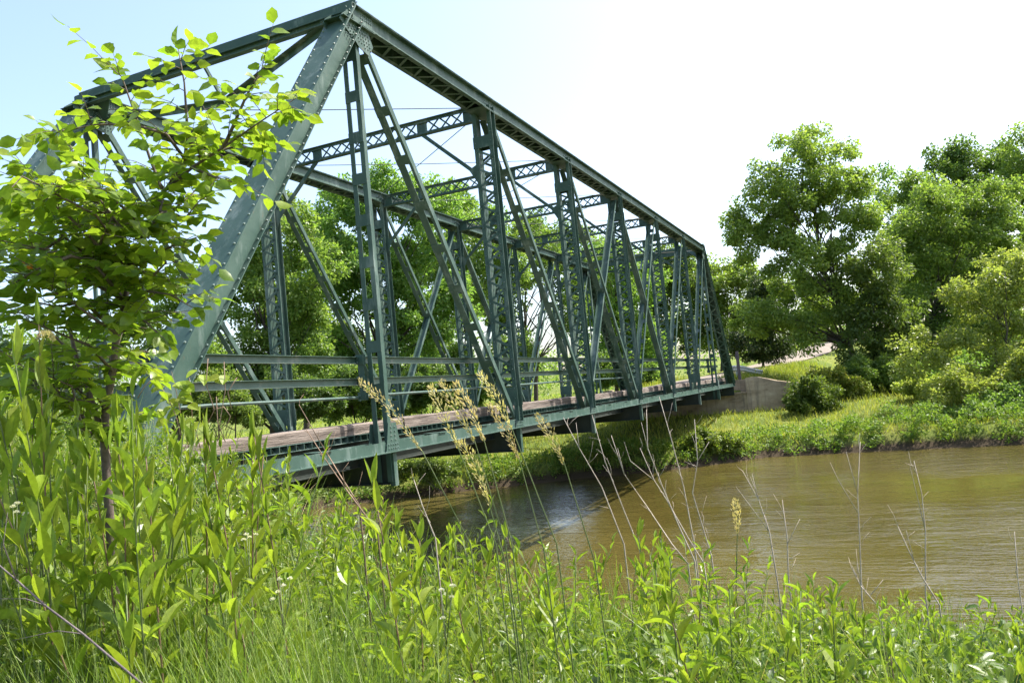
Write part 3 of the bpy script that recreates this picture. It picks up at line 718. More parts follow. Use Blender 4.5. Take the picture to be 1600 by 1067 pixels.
trees = [
 ('broadleaf_tree', 'tall broad green tree right of the bridge beside the gravel road', 'tree', (1345, 588), 46,
  [(1265, 268, 85, 70), (1205, 315, 58, 66), (1322, 330, 52, 72), (1162, 362, 30, 26), (1235, 400, 78, 62), (1305, 440, 58, 64), (1195, 495, 48, 36), (1150, 340, 18, 14), (1255, 515, 46, 26)], 'tree_a', dict(seed=1, dens=1.05, bare=1)),
 ('shaded_tree', 'dark shaded tree in front of the tall broad tree by the road', 'tree', (1368, 592), 43.5,
  [(1372, 410, 45, 50), (1350, 500, 52, 50), (1395, 480, 40, 60), (1335, 545, 40, 28), (1400, 545, 40, 36), (1375, 575, 50, 24)], 'tree_b', dict(seed=2)),
 ('spreading_tree', 'bright green spreading tree between the tall tree and the yellowish tree', 'tree', (1440, 588), 49,
  [(1425, 385, 58, 60), (1475, 335, 62, 58), (1545, 318, 50, 50), (1445, 470, 62, 60), (1520, 405, 72, 70), (1590, 370, 50, 60), (1470, 540, 60, 50), (1550, 520, 60, 60), (1425, 560, 40, 34), (1590, 580, 50, 50)], 'tree_a', dict(seed=3, dens=1.05)),
 ('box_elder', 'airy yellow green tree with bare forked trunk at the right river bank', 'tree', (1568, 640), 36,
  [(1562, 440, 52, 48), (1500, 478, 52, 40), (1448, 535, 46, 32), (1592, 520, 50, 60), (1520, 560, 70, 40), (1428, 575, 32, 22), (1600, 430, 40, 60), (1480, 610, 52, 26), (1595, 600, 44, 44)], 'tree_c', dict(seed=4, dens=.85, airy=.85, bare=3, stems=2, trunk=.012)),
 ('thin_tree', 'thin crowned tree showing sky behind the tall broad tree', 'tree', (1402, 575), 76,
  [(1402, 268, 30, 24), (1385, 315, 34, 30), (1415, 335, 34, 34), (1400, 420, 40, 60)], 'tree_b', dict(seed=5, dens=.6, airy=.7, bare=2)),
 ('oak_tree', 'dark round topped oak on the hill behind the right hand trees', 'tree', (1512, 575), 72,
  [(1478, 258, 40, 30), (1520, 240, 44, 30), (1555, 262, 40, 40), (1505, 300, 64, 36), (1510, 400, 60, 80)], 'tree_b', dict(seed=6, bare=1)),
 ('edge_oak_tree', 'dark oak cut by the right edge of the view on the hill', 'tree', (1612, 575), 68,
  [(1596, 228, 36, 30), (1620, 270, 52, 50), (1590, 300, 30, 34), (1640, 380, 60, 80)], 'tree_b', dict(seed=7)),
 ('cedar_tree', 'low dark conical tree left of the gravel road', 'tree', (1192, 572), 52,
  [(1190, 452, 22, 34), (1192, 500, 34, 36), (1172, 535, 36, 30), (1212, 535, 26, 30)], 'tree_d', dict(seed=8, dens=1.3, clump=11, lpx=4)),
 ('roadside_tree', 'bushy green tree just beyond the far end of the bridge', 'tree', (1125, 580), 60,
  [(1118, 448, 42, 44), (1152, 424, 38, 28), (1132, 510, 44, 48), (1165, 470, 30, 40)], 'tree_a', dict(seed=9)),
 ('roadbend_tree', 'pale green tree overhanging the bend of the gravel road', 'tree', (1222, 560), 82,
  [(1225, 470, 46, 40), (1262, 505, 40, 26), (1205, 510, 34, 36), (1300, 480, 50, 50)], 'tree_a', dict(seed=10)),
 ('leaning_tree', 'leafy tree framed between the truss posts near the far portal', 'tree', (1042, 585), 62,
  [(1050, 440, 48, 46), (1082, 500, 46, 50), (1030, 500, 40, 50), (1060, 400, 34, 24)], 'tree_b', dict(seed=12)),
 ('bankside_tree', 'leafy green tree behind the near left end of the bridge', 'tree', (425, 655), 34,
  [(372, 405, 46, 46), (430, 352, 54, 52), (400, 480, 64, 64), (332, 470, 36, 46), (450, 565, 64, 56), (360, 570, 50, 50), (480, 420, 46, 60), (400, 620, 90, 34), (480, 500, 50, 60)], 'tree_a', dict(seed=13, clump=16, lpx=5.5)),
 ('tall_bank_tree', 'tallest rounded tree behind the middle of the bridge', 'tree', (590, 650), 38,
  [(610, 300, 58, 40), (545, 352, 58, 56), (668, 340, 54, 60), (585, 440, 84, 66), (650, 500, 70, 66), (525, 540, 64, 60), (600, 590, 70, 40), (590, 275, 30, 24), (530, 312, 40, 30), (640, 400, 60, 50), (540, 620, 80, 34), (660, 610, 70, 34), (510, 440, 50, 60), (710, 470, 40, 50)], 'tree_a', dict(seed=14, clump=16, lpx=5.5)),
 ('gappy_tree', 'open crowned tree with sky gaps behind the third truss post', 'tree', (722, 630), 44,
  [(742, 372, 46, 40), (695, 400, 44, 50), (735, 440, 36, 30), (700, 540, 62, 56), (770, 585, 30, 26), (790, 420, 30, 40), (715, 600, 60, 34), (780, 500, 22, 34)], 'tree_b', dict(seed=15, dens=.9, bare=2)),
 ('field_edge_tree', 'loose crowned tree at the edge of the green field', 'tree', (835, 615), 49,
  [(835, 355, 48, 30), (800, 420, 38, 40), (868, 412, 42, 34), (885, 480, 30, 44), (815, 540, 30, 34), (905, 440, 30, 40)], 'tree_a', dict(seed=16, dens=.7, airy=.8, bare=2)),
 ('far_field_tree', 'dense tree behind the far third of the bridge', 'tree', (962, 600), 57,
  [(935, 395, 50, 40), (990, 440, 52, 52), (950, 500, 50, 56), (1010, 530, 40, 44), (935, 560, 34, 34), (980, 575, 50, 26)], 'tree_a', dict(seed=17)),
 ('low_bank_tree', 'low leafy tree seen left of the near end post', 'tree', (285, 670), 31,
  [(288, 450, 38, 36), (240, 495, 54, 40), (300, 545, 56, 56), (190, 545, 60, 46), (240, 600, 70, 50)], 'tree_a', dict(seed=18, clump=16, lpx=5.5)),
 ('bank_thicket_tree', 'low dark tree behind the sapling at the left edge', 'tree', (70, 690), 29,
  [(110, 560, 60, 46), (40, 570, 60, 50), (-40, 560, 60, 60), (70, 630, 80, 50)], 'tree_b', dict(seed=19, clump=16, lpx=5.5)),
 ('back_row_tree', 'second row tree filling the gap left of the tallest tree', 'tree', (480, 640), 44,
  [(468, 338, 44, 38), (500, 392, 54, 50), (462, 455, 54, 54), (505, 530, 56, 56), (420, 430, 50, 50)], 'tree_a', dict(seed=50, clump=16, lpx=5.5)),
 ('back_row_tree', 'second row tree filling the gap right of the tallest tree', 'tree', (690, 630), 50,
  [(702, 312, 46, 38), (742, 342, 46, 42), (668, 415, 56, 54), (728, 455, 52, 50), (650, 540, 64, 56), (770, 400, 40, 40)], 'tree_a', dict(seed=51, clump=16, lpx=5.5)),
 ('back_row_tree', 'second row tree behind the third and fourth truss posts', 'tree', (800, 620), 58,
  [(805, 362, 46, 32), (852, 382, 46, 34), (780, 460, 36, 54), (905, 392, 44, 34), (800, 550, 40, 40), (900, 470, 34, 44)], 'tree_b', dict(seed=52)),
 ('back_row_tree', 'second row tree behind the far end of the bridge', 'tree', (985, 598), 68,
  [(960, 395, 48, 38), (1012, 420, 48, 46), (955, 470, 54, 54), (1000, 540, 54, 44), (1075, 430, 40, 40)], 'tree_a', dict(seed=53)),
 ('back_row_tree', 'second row tree between the tall broad tree and the hill oaks', 'tree', (1450, 575), 62,
  [(1440, 300, 44, 36), (1400, 350, 46, 46), (1480, 370, 54, 54), (1430, 440, 64, 64), (1540, 440, 60, 70)], 'tree_a', dict(seed=54)),
 ('bank_willow', 'pale leafy tree reaching down to the water at the right edge', 'tree', (1600, 675), 33.5,
  [(1610, 560, 46, 44), (1585, 610, 46, 40), (1540, 625, 44, 30), (1620, 650, 50, 40), (1490, 600, 44, 28)], 'tree_c', dict(seed=55, dens=.9, bare=2, stems=2)),
]
for nm, lb, ct, bs, D, lo, mt, kw in trees:
    make_tree(nm, lb, ct, bs, D, lo, M[mt], TG, **kw)
shrubs = [
 ('wingwall_shrub', 'round leafy shrub growing against the concrete wing wall', (1255, 648), 38.5, [(1262, 606, 30, 20), (1246, 628, 22, 20), (1290, 622, 30, 22)], 'bank_brush', 31),
 ('grassy_shrub', 'pale grassy shrub right of the wing wall shrub below the road', (1305, 628), 41, [(1305, 596, 30, 18), (1335, 606, 26, 16), (1280, 592, 22, 14)], 'far_grass', 32),
 ('river_shrub', 'dense green shrub overhanging the water at the right bank', (1540, 690), 32.5, [(1560, 645, 46, 34), (1500, 655, 36, 24), (1598, 630, 40, 40)], 'tree_b', 33),
 ('under_tree_shrub', 'dark shrub under the tall broad tree', (1400, 605), 42, [(1390, 580, 36, 22), (1430, 590, 36, 20), (1340, 580, 28, 20)], 'tree_b', 34),
 ('waterline_shrub', 'leafy clump where the grassy bank meets the water under the bridge end', (1120, 715), 33, [(1110, 690, 34, 22), (1085, 700, 24, 18), (1140, 695, 22, 16)], 'bank_brush', 35),
 ('underbridge_shrub', 'shaded bank shrub seen below the bridge deck', (700, 745), 31, [(680, 730, 36, 14), (640, 732, 36, 16)], 'tree_b', 36),
 ('leaning_shrub', 'yellowish bush in front of the airy yellow green tree', (1450, 625), 38, [(1440, 598, 38, 22), (1480, 612, 30, 20)], 'tree_c', 37),
 ('thicket_shrub', 'dark thicket behind the bridge rails next to the end post', (345, 668), 30, [(340, 612, 50, 36), (300, 630, 44, 28), (380, 640, 40, 22)], 'tree_b', 38),
 ('thicket_shrub', 'dark thicket behind the second far truss post', (450, 660), 31, [(440, 610, 54, 36), (490, 625, 44, 30), (410, 640, 36, 20)], 'tree_b', 39),
 ('thicket_shrub', 'dark thicket behind the rails left of the first hanger', (560, 655), 33, [(560, 600, 54, 38), (520, 625, 40, 26), (600, 625, 40, 26)], 'tree_b', 40),
 ('thicket_shrub', 'dark thicket behind the rails right of the first hanger', (670, 648), 34, [(660, 595, 54, 38), (710, 612, 44, 28), (630, 622, 36, 24)], 'tree_b', 41),
 ('thicket_shrub', 'leafy thicket between the hanger and the green field', (760, 640), 38, [(750, 590, 40, 30), (790, 606, 32, 22), (730, 610, 34, 20)], 'tree_a', 42),
 ('thicket_shrub', 'leafy thicket at the far side of the green field', (965, 608), 52, [(960, 575, 44, 26), (1010, 585, 40, 20), (925, 590, 24, 16)], 'tree_b', 43),
 ('hillside_shrub', 'pale leafy bush on the slope under the bright spreading tree', (1500, 610), 43, [(1500, 575, 54, 28), (1560, 585, 40, 26), (1450, 590, 36, 18)], 'tree_a', 44),
]
for nm, lb, bs, D, lo, mt, sd in shrubs:
    make_tree(nm, lb, 'shrub', bs, D, lo, M[mt], 'shrubs on the far bank', seed=sd, clump=9, lpx=4.2, stems=3, trunk=.015, dens=1.2)

# distant woods: one mass beyond the trees one can tell apart
P = []; S = []
for _ in range(900):
    px = random.uniform(-500, 2000); D = random.uniform(95, 170); q = at(px, 600, D); h0 = hgt(q.x, q.y)
    hh = random.uniform(6, 12)*(1+.35*math.sin(px*.013)); rad = random.uniform(1.5, 3)
    c = np.array((q.x, q.y, h0+hh*random.random()**.6)); o = rng.normal(0, 1, (60, 3)); o /= np.linalg.norm(o, axis=1, keepdims=True); o *= rng.random((60, 1))**.4*rad
    P.append(c+o); S.append(rng.uniform(.35, .75, 60))
P = np.concatenate(P); S = np.concatenate(S); n = len(P)
P[:, 2] = np.maximum(P[:, 2], -1.5)
tag(link('distant_woods', mass('distant_woods', *LEAF2, P, rng.normal(0, 1, (n, 3)), rng.normal(0, .6, (n, 3))+(0, 0, .8), S, S*.6, M['tree_a'])), 'far woods along the horizon behind the trees', 'woods', None, 'stuff')

# bank brush, bank grass on the far side
P = []; T = []; N = []; S = []
def put(c, rad, n, sz, up=.4):
    o = rng.normal(0, 1, (n, 3)); o /= np.linalg.norm(o, axis=1, keepdims=True); o *= rng.random((n, 1))**.45*rad; o[:, 2] *= .8
    P.append(np.array(c)+o); t = rng.normal(0, .7, (n, 3)); t[:, 2] += up; T.append(t); a = rng.normal(0, .6, (n, 3)); a[:, 2] += .8; N.append(a); S.append(rng.uniform(.6, 1.3, n)*sz)
for _ in range(1500):
    y = random.uniform(-24, 22); d = random.random()**1.4*3.2+.25; x = far_shore(y)+d
    tall = (.55+.75*sm(-1, -8, y))*(.62+.38*math.sin(y*1.7+math.sin(y*.6)*2)+.3*math.sin(y*4.3))
    if -3 < y < 2.5: tall *= .55
    h0 = max(hgt(x, y), ZW); z = h0+random.random()**.8*tall*(1-.12*d)
    put((x, y, z), random.uniform(.15, .36), 34, .125)
cat_ = np.concatenate
n = sum(len(p) for p in P)
tag(link('bank_brush', mass('bank_brush', *LEAF2, cat_(P), cat_(T), cat_(N), cat_(S), cat_(S)*.5, M['bank_brush'])), 'tangled green brush along the far waterline', 'brush', None, 'stuff')
def grass(name, n, region, hmin, hmax, wd, mat, label, acc=lambda x, y: True, lean=.35, cap=None):
    P = []; Hs = []
    while len(P) < n:
        x, y = region()
        if not acc(x, y): continue
        h = random.uniform(hmin, hmax); z = hgt(x, y)
        if cap:
            c = cap(x, y)-random.random()**1.5*.12
            if z+h > c: h = c-z
            if h < hmin*.45:
                P.append(None) if False else None
                continue
        P.append((x, y, z-.02)); Hs.append(h)
    P = np.array(P); Hs = np.array(Hs); k = len(P); T = rng.normal(0, lean, (k, 3)); T[:, 2] = 1
    return tag(link(name, mass(name, *BLADE, P, T, rng.normal(0, 1, (k, 3))*(1, 1, .1), Hs, wd*rng.uniform(.6, 1.3, k), mat)), label, 'grass', None, 'stuff')
grass('bank_grass', 42000, lambda: (random.uniform(22, 47), random.uniform(-16, 22)), .12, .42, .028, M['far_grass'], 'sunny yellow green grass on the far bank',
      lambda x, y: x > far_shore(y)+.4 and not (x > 36.2 and abs(y-road_y(x)) < 2.5) and not (36.4 < x < 38.2 and -.7 < y < W+1.2))
grass('verge_grass', 3200, lambda: (random.uniform(37.9, 50), random.uniform(-4.5, 1.0)), .15, .42, .03, M['far_grass'], 'tall grass on the road verge above the wing wall', lambda x, y: road_y(x)-4.2 < y < road_y(x)-1.75)
grass('field_grass', 16000, lambda: (random.uniform(40, 95), random.uniform(-8, 60)), .15, .45, .06, M['far_grass'], 'bright green field grass beyond the bridge',
      lambda x, y: abs(y-road_y(x)) > 2.6)

for (pa, pb, D, r_, lb) in (((1362, 713), (1492, 704), 33.6, .06, 'long bleached log lying along the far waterline'), ((1566, 705), (1604, 700), 33.2, .05, 'short bleached log at the waterline by the right edge'), ((1300, 716), (1335, 712), 33.4, .035, 'small grey branch lying in the shallows')):
    a, c = at(*pa, D), at(*pb, D); a.z = ZW+.04; c.z = ZW+.07; o0 = (a+c)/2; b = MB(); n = 7; rr = random.Random(pa[0])
    pts = [a.lerp(c, k/n)-o0+Vector((rr.uniform(-.08, .08), rr.uniform(-.08, .08), rr.uniform(-.02, .03))) for k in range(n+1)]; b.tube(pts, [r_*(1-.6*k/n)*rr.uniform(.85, 1.15) for k in range(n+1)], 7)
    b.tube([pts[4], pts[4]+Vector((.1, .15, .18)), pts[4]+Vector((.1, .3, .3))], [r_*.5, r_*.35, r_*.15], 5)
    o = b.build('driftwood_log', M['dry'], None, True); o.location = o0; tag(o, lb, 'log', 'driftwood on the far shore')

# ---------------------------------------------------------------- near bank vegetation
SIL = [(-400, 450), (0, 478), (60, 500), (120, 560), (180, 610), (240, 640), (300, 662), (400, 680), (445, 705), (485, 775), (540, 748), (600, 752), (650, 775), (700, 770),
       (760, 758), (850, 775), (930, 800), (1000, 790), (1100, 845), (1200, 885), (1300, 912), (1400, 915), (1500, 925), (1600, 955), (2000, 1000)]
def cap(x, y, margin=0):
    """how high the growth stands here: the bank's growth gets lower towards the river"""
    p = pix((x, y, CAM.z)); ys_ = float(np.interp(p[0], [a[0] for a in SIL], [a[1] for a in SIL]))
    return at(p[0], ys_+margin, p[2]).z
def spot(dmin, dmax, pmin=-260, pmax=1880, bias=1.0):
    d = dmin+(dmax-dmin)*random.random()**bias; px = random.uniform(pmin, pmax)
    q = at(px, 600, d); return q.x, q.y
def near_ok(x, y):
    if hgt(x, y) < ZW+.02: return False
    return not (y > -.25 and x > -1.4)       # keep clear of the bridge itself

# undergrowth: a mass of small leaves nobody could count
P = []; T = []; N = []; S = []
cnt = 0
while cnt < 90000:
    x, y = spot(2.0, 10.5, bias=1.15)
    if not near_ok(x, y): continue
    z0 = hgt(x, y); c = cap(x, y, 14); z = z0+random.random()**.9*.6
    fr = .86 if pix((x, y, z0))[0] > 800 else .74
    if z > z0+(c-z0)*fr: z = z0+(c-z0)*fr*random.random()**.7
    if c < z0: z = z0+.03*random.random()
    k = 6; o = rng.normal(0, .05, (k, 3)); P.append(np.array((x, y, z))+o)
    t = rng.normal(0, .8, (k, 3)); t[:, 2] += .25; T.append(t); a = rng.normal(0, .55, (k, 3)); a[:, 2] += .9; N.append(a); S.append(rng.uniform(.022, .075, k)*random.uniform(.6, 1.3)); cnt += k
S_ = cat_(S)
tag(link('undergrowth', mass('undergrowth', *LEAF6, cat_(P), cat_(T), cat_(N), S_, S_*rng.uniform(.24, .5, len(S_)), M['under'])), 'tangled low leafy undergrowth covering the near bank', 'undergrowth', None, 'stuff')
grass('near_grass', 13000, lambda: spot(2.0, 9.5, bias=1.1), .35, 1.05, .0065, M['blade'], 'long green grass blades among the weeds on the near bank',
      near_ok, .28, lambda x, y: cap(x, y, 6))

def tuft_cap(x, y):
    p = pix((x, y, CAM.z)); return at(p[0], 770+150*abs(math.sin(p[0]*.021))+60*math.sin(x*9), p[2]).z
grass('tall_grass', 6500, lambda: spot(1.9, 3.6, 20, 560), .4, 1.2, .0062, M['blade'], 'tall upright grass filling the lower left foreground', near_ok, .16, tuft_cap)
grass('dry_grass', 2600, lambda: spot(2.2, 9), .3, .9, .004, M['seed'], 'scattered dry tan grass blades among the weeds', near_ok, .5, lambda x, y: cap(x, y, -6))
# leaf meshes shared by the single leaves
LA = [leaf_mesh('leaf', M['weed_a'], lance, f_, d_, 6) for f_, d_ in ((.16, .06), (.22, .16), (.10, -.05))]
LB = [leaf_mesh('leaf', M['weed_b'], lance, f_, d_, 7, .12) for f_, d_ in ((.14, .28), (.18, .45), (.10, .18))]
LS = [leaf_mesh('leaf', M['sap'], ovate, f_, d_, 8, .10) for f_, d_ in ((.10, .10), (.16, .22), (.06, .30))]
LV = [leaf_mesh('leaf', M['lime'], ovate, f_, d_, 6) for f_, d_ in ((.10, .12), (.16, .25))]
LO = leaf_mesh('leaf', M['orange'], ovate, .2, .3, 6)
def place_leaf(me, parent, p, t, n, ln, wd):
    o = bpy.data.objects.new('leaf', me); col.objects.link(o); o.parent = parent
    o.matrix_local = Matrix.Translation(p) @ frame(t, n).to_4x4() @ Matrix.Diagonal((wd, ln, ln, 1)); return o
def proto_a(seed, buds=False):              # upright weed: opposite broad leaves, tight upright top
    rr = random.Random(seed); root = empty('broadleaf_weed')
    bend = Vector((rr.uniform(-.16, .16), rr.uniform(-.16, .16), 0)); sp = lambda t: bend*t*t+Vector((0, 0, t))
    b = MB(); b.tube([sp(k/7) for k in range(8)], [.0052*(1-.6*k/7) for k in range(8)], 6); b.build('stem', M['redstem'] if seed % 2 else M['stem'], root, True)
    n = 13; az = rr.uniform(0, 6)
    for k in range(n):
        t = .16+.83*(k/(n-1))**.88; az += math.pi/2+rr.uniform(-.35, .35); el = R_(18+56*(k/(n-1))**1.3)+rr.uniform(-.2, .2)
        ln = (.072+.052*math.sin(math.pi*min(1, k/(n-1)*.9+.12)))*rr.uniform(.7, 1.2)
        for s_ in (0, math.pi):
            if rr.random() < .08: continue
            e2 = el+rr.uniform(-.2, .2); d = Vector((math.cos(az+s_), math.sin(az+s_), 0)); tt = d*math.cos(e2)+Vector((0, 0, math.sin(e2))); nn = Vector((0, 0, 1))*math.cos(e2)-d*math.sin(e2)
            nn += d.cross(Vector((0, 0, 1)))*rr.uniform(-.5, .5)
            place_leaf(rr.choice(LA), root, sp(t)+d*.005, tt+Vector((rr.uniform(-.15, .15), rr.uniform(-.15, .15), 0)), nn, ln*rr.uniform(.85, 1.1), ln*rr.uniform(.26, .38))
    if buds:
        rn = np.random.default_rng(seed); c = sp(.93)+Vector((.03, 0, .03)); v = rn.normal(0, 1, (160, 3)); v /= np.linalg.norm(v, axis=1, keepdims=True); v[:, 2] = abs(v[:, 2])*.8
        P = np.array(c)+v*(.036, .036, .026)
        link('bud_cluster', mass('bud_cluster', *LEAF6, P-v*.006, v, rn.normal(0, 1, (160, 3)), np.full(160, .009), np.full(160, .006), M['cream']), root)
    return root
def proto_b(seed):                          # leafy stalk with narrow arching toothed leaves
    rr = random.Random(seed); root = empty('narrowleaf_weed')
    bend = Vector((rr.uniform(-.22, .22), rr.uniform(-.22, .22), 0)); sp = lambda t: bend*t*t+Vector((0, 0, t))
    b = MB(); b.tube([sp(k/7) for k in range(8)], [.0045*(1-.65*k/7) for k in range(8)], 6); b.build('stem', M['stem'], root, True)
    n = 26; az = rr.uniform(0, 6)
    for k in range(n):
        t = .14+.86*(k/(n-1)); az += 2.4+rr.uniform(-.3, .3); el = R_(8+52*(k/(n-1))**2)+rr.uniform(-.3, .3); ln = (.055+.055*math.sin(math.pi*min(1, .2+.72*k/(n-1))))*rr.uniform(.65, 1.3)
        d = Vector((math.cos(az), math.sin(az), 0)); tt = d*math.cos(el)+Vector((0, 0, math.sin(el))); nn = Vector((0, 0, 1))*math.cos(el)-d*math.sin(el)
        place_leaf(rr.choice(LB), root, sp(t)+d*.004, tt, nn+Vector((rr.uniform(-.5, .5), rr.uniform(-.5, .5), 0)), ln, ln*rr.uniform(.18, .28))
    return root
PA = [proto_a(s) for s in range(7)]; PB = [proto_b(s+20) for s in range(7)]
bpy.context.view_layer.update()
for p in PA+PB: kids(p)
used = set()
def plant(proto, x, y, h, label, cat, group, tilt=.12):
    o = proto if proto.name not in used else copy_tree(proto); used.add(proto.name)
    o.location = (x, y, hgt(x, y)-.02); s_ = h; w_ = min(1.0, max(s_, .7)); o.scale = (w_, w_, s_)
    o.rotation_euler = (random.uniform(-tilt, tilt), random.uniform(-tilt, tilt), random.uniform(0, 6.28)); tag(o, label, cat, group); return o
random.seed(77); rng = np.random.default_rng(78)
def scatter(protos, n, hmin, hmax, dmin, dmax, pr, label, group, sink=.22):
    k = 0; tries = 0
    while k < n and tries < 20000:
        tries += 1; x, y = spot(dmin, dmax, pr[0], pr[1], .9)
        if not near_ok(x, y): continue
        z0 = hgt(x, y); h = random.uniform(hmin, hmax); c = cap(x, y)-random.random()**1.6*sink
        if z0+h*1.04 > c: h = (c-z0)/1.04
        if h < .38: continue
        pp = pix((x, y, z0+h))
        if pp[1] > 1090 or (70 < pp[0] < 480 and pp[2] < 3.4 and random.random() < .8): continue
        plant(random.choice(protos), x, y, h, label, 'weed', group); k += 1
scatter(PA, 44, .75, 1.4, 2.6, 6.5, (-60, 480), 'upright broad leaved weed on the bank left of the bridge', 'broad leaved weeds left of the bridge')
scatter(PA, 60, .7, 1.25, 2.6, 7.0, (480, 1000), 'upright broad leaved weed in front of the bridge and water', 'broad leaved weeds in the middle foreground')
scatter(PA, 66, .6, 1.15, 2.5, 6.0, (1000, 1680), 'upright broad leaved weed at the water edge on the right', 'broad leaved weeds at the right foreground')
scatter(PB, 66, .7, 1.35, 2.6, 8.0, (-60, 560), 'leafy stalk with narrow arching leaves left of the bridge', 'narrow leaved weeds left of the bridge')
scatter(PB, 130, .6, 1.15, 2.5, 7.0, (560, 1680), 'leafy stalk with narrow arching leaves before the river', 'narrow leaved weeds before the river', .15)
def special(proto, px, d, top, label):
    q = at(px, top, d); h = q.z-hgt(q.x, q.y); o = copy_tree(proto); o.location = (q.x, q.y, hgt(q.x, q.y)-.02); o.scale = (1, 1, h); o.rotation_euler = (0, 0, px*.1); tag(o, label, 'weed')
for k in range(26):
    px = 20+14*k+random.uniform(-10, 10); d = random.uniform(2.75, 3.35); top = random.uniform(560, 700)+.12*px-(60 if px < 120 else 0); q = at(px, top, d); h = q.z-hgt(q.x, q.y)
    plant(random.choice(PA if k % 3 else PB), q.x, q.y, h/1.02, 'weed crowding the foot of the sapling trunk', 'weed', 'weeds around the sapling foot')
for k, (px, top) in enumerate(((120, 640), (150, 668), (168, 650), (188, 690), (205, 660), (232, 700))):
    q = at(px, top, 3.1-.06*k); plant(PA[k], q.x, q.y, q.z-hgt(q.x, q.y), 'weed crowding the foot of the sapling trunk', 'weed', 'weeds around the sapling foot')
special(PA[1], 615, 2.7, 745, 'tall broad leaved weed reaching up before the underside of the bridge')
special(PA[0], 190, 2.3, 925, 'young weed with pale pointed leaves at the lower left corner')
special(PA[3], 430, 3.1, 665, 'broad leaved weed rising in front of the curb timber')
bud = proto_a(41, True); q = at(52, 505, 3.0); h = q.z-hgt(q.x, q.y)
bud.location = (q.x, q.y, hgt(q.x, q.y)); bud.scale = (.9, .9, h); bud.name = 'budding_weed'; tag(bud, 'tall weed with cream bud cluster under the sapling at the left edge', 'weed')

# reed grasses with tan seed heads
RG = [((563, 595), (612, 640), (660, 705), (735, 850), 2.8), ((673, 603), (690, 640), (716, 700), (775, 850), 2.7), ((691, 596), (712, 635), (742, 690), (790, 850), 2.75), ((712, 600), (735, 640), (757, 690), (800, 850), 2.65),
      ((750, 584), (775, 620), (800, 670), (870, 850), 2.8), ((764, 632), (790, 670), (812, 720), (850, 860), 2.9), ((840, 650), (862, 680), (882, 725), (930, 880), 3.0), ((1148, 782), (1152, 805), (1152, 835), (1150, 930), 3.4), ((720, 690), (745, 730), (765, 790), (790, 880), 2.6)]
RL = ['leftmost tan reed grass head in front of the hanger', 'left of the three tan reed heads in front of the curb timber', 'middle of the three tan reed heads in front of the curb timber', 'right of the three tan reed heads in front of the curb timber',
      'tall tan reed head crossing the second truss diagonal', 'shorter tan reed head under the tall one by the second truss post', 'small tan reed head before the sunny bank under the bridge', 'small pale reed head standing before the open water', 'low tan reed head among the weeds beneath the bridge']
for (a, m_, e, f_, D), lb in zip(RG, RL):
    pa, pm, pe, pf = [at(*p, D) for p in (a, m_, e, f_)]; base = Vector((pf.x+.05, pf.y-.02, 0)); base.z = hgt(base.x, base.y)-.02
    root = empty('reed_grass', base); tag(root, lb, 'grass', 'reed grasses with seed heads')
    b = MB(); pts = [base, base.lerp(pf, .5), pf, pf.lerp(pe, .5), pe, pm, pa]; b.tube([p-base for p in pts], [.0032, .003, .0026, .0022, .0018, .0012, .0006], 6); b.build('stem', M['stem'], root, True)
    P = []; T = []; S = []; nn = 190
    for k in range(nn):
        t = random.random(); c = pa.lerp(pm, t*2) if t < .5 else pm.lerp(pe, t*2-1); ax = (pa-pe).normalized(); sp_ = (.003+.018*math.sin(math.pi*min(1, t+.1))*(.45+.55*abs(math.sin(t*19))))
        v = Vector((random.gauss(0, 1), random.gauss(0, 1), random.gauss(0, 1))).normalized(); P.append(tuple(c+v*sp_-base)); T.append(tuple(ax*.9+v*.5)); S.append(random.uniform(.009, .016))
    link('seed_head', mass('seed_head', *LEAF6, P, T, rng.normal(0, 1, (nn, 3)), S, np.array(S)*.34, M['seed']), root)
    for k in range(2):
        b0 = base.lerp(pf, .45+.3*k); d = Vector((random.uniform(-1, 1), random.uniform(-1, 1), .8)).normalized(); me = mass('blade', *BLADE, [tuple(b0-base)], [tuple(d)], [(0, 0, 1)], [.28], [.011], M['blade']); link('blade', me, root)

